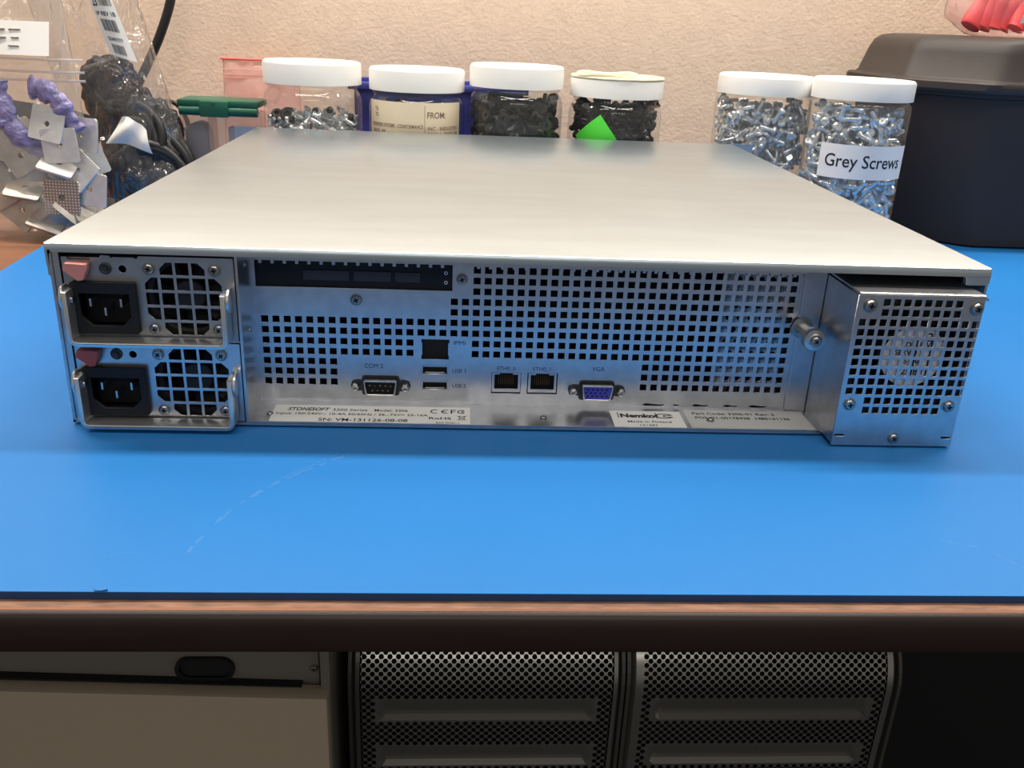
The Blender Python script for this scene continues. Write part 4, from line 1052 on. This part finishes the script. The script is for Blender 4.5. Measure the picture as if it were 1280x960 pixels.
perforated_case(-104.5, 90.5, 'grey perforated equipment case under the bench, the left of two beside the beige cabinet')
perforated_case(96.3, 297, 'grey perforated equipment case under the bench, the right of two')

cab = empty('metal_cabinet', (-290, 220, FZ), 'dark grey metal cabinet with beige drawer front under the bench at left', 'cabinet')
KI = Matrix.Translation((.29, -.22, -FZ * S))
def kpart(b, name, m, **k):
    o = b.obj(name, m, **k); o.parent = cab; o.matrix_parent_inverse = KI; return o
b = MB(); b.box(-480, 62, FZ + .5, -115.5, 400, -40, 1.5); kpart(b, 'cabinet_body', M['greyframe'])
b = MB(); b.box(-114, 55, FZ + .5, -108, 66, -60, 1); kpart(b, 'corner_post', M['greyframe'])
b = MB(); b.prism([(-476, -192), (-109.0, -205), (-109.0, -560), (-476, -560)], 'y', 46, 60, 1.5); kpart(b, 'drawer_front', M['beige'])
b = MB(); b.prism([(-476, -190.0), (-126, -203.5), (-126, -206.4), (-476, -193.8)], 'y', 56, 61.9); kpart(b, 'drawer_gap', M['void'], smooth=0)
b = MB(); b.add(curve_mesh([rrect(-203, -201.5, -167, -185, 8, 6), rrect(-200.5, -199.5, -169.5, -187, 6, 6)], 3), at_front(60)); gr = kpart(b, 'cable_grommet', M['blackp'], smooth=0)
b = MB(); b.add(curve_mesh([rrect(-201.5, -200, -168.5, -186.5, 6.5, 6)], .6), at_front(61.5)); o = b.obj('grommet_opening', M['void'], gr, smooth=0)
screw(-118.5 + 290, 61.5 - 220, -194 + 760, 2.6, cab)

# scuffs on the mat
scuff([(-79, -25), (-100, -45), (-117, -66), (-126, -88), (-131, -110)], 1.1)
scuff([(-84, -22), (-88, -30), (-97, -39), (-108, -52)], .7)
scuff([(160, -96), (173, -100), (182, -112), (187, -122)], .7)
scuff([(-160, -112), (-150, -108), (-143, -116)], .3)

# ------------------------------------------------------------------ LIGHT, WORLD, CAMERA
def area(name, loc, sx, sy, power, col, rot=(0, 0, 0)):
    l = bpy.data.lights.new(name, 'AREA'); l.shape = 'RECTANGLE'; l.size = sx; l.size_y = sy; l.energy = power; l.color = col
    o = bpy.data.objects.new(name, l); C.objects.link(o); o.location = loc; o.rotation_euler = rot; return o
area('ceiling_tube_light', (-.62, .42, 1.30), 1.1, .10, 18.5, (1, .945, .86))
area('ceiling_tube_light', (.62, .42, 1.30), 1.1, .10, 18.5, (1, .945, .86))
area('ceiling_tube_light', (-.66, -.55, 1.75), 1.2, .16, 8.5, (1, .945, .86))
area('ceiling_tube_light', (.66, -.55, 1.75), 1.2, .16, 8.5, (1, .945, .86))
area('far_fill_light', (0, -3.2, 1.75), 2.4, .5, 24, (1, .945, .86))  # added fill with no lamp seen there; brightens the fronts under the bench
# the dim rest of the room: walls at eye height a little brighter than ceiling, floor dark
w = bpy.data.worlds.new('room_light'); bpy.context.scene.world = w; w.use_nodes = True
nt = w.node_tree; bg = nt.nodes['Background']
tc = nt.nodes.new('ShaderNodeTexCoord'); sx = nt.nodes.new('ShaderNodeSeparateXYZ'); cr = nt.nodes.new('ShaderNodeValToRGB')
mr = nt.nodes.new('ShaderNodeMapRange'); mr.inputs['From Min'].default_value = -1; mr.inputs['From Max'].default_value = 1
nt.links.new(tc.outputs['Generated'], sx.inputs[0]); nt.links.new(sx.outputs['Z'], mr.inputs['Value']); nt.links.new(mr.outputs[0], cr.inputs[0])
e = cr.color_ramp.elements; e[0].position = .30; e[0].color = (.05, .045, .04, 1); e[1].position = .52; e[1].color = (.28, .262, .235, 1)
x = e.new(.80); x.color = (.20, .19, .175, 1)
nt.links.new(cr.outputs[0], bg.inputs[0]); bg.inputs[1].default_value = 1.0

cam = bpy.data.cameras.new('camera'); co = bpy.data.objects.new('camera', cam); C.objects.link(co)
cam.sensor_fit = 'HORIZONTAL'; cam.sensor_width = 36; cam.lens = 36 * 1125.84 / 1280; cam.clip_start = .01
co.location = (-.03363, -.39672, .18601)
def rm(rx, ry, rz): return Matrix.Rotation(rz, 3, 'Z') @ Matrix.Rotation(ry, 3, 'Y') @ Matrix.Rotation(rx, 3, 'X')
co.rotation_euler = rm(R(67.898), R(-2.344), R(-2.869)).to_euler()
sc = bpy.context.scene; sc.camera = co
sc.view_settings.view_transform = 'Standard'; sc.view_settings.look = 'None'; sc.view_settings.exposure = 0; sc.view_settings.gamma = 1
sc.view_settings.use_curve_mapping = False
sc.cycles.transparent_max_bounces = 24
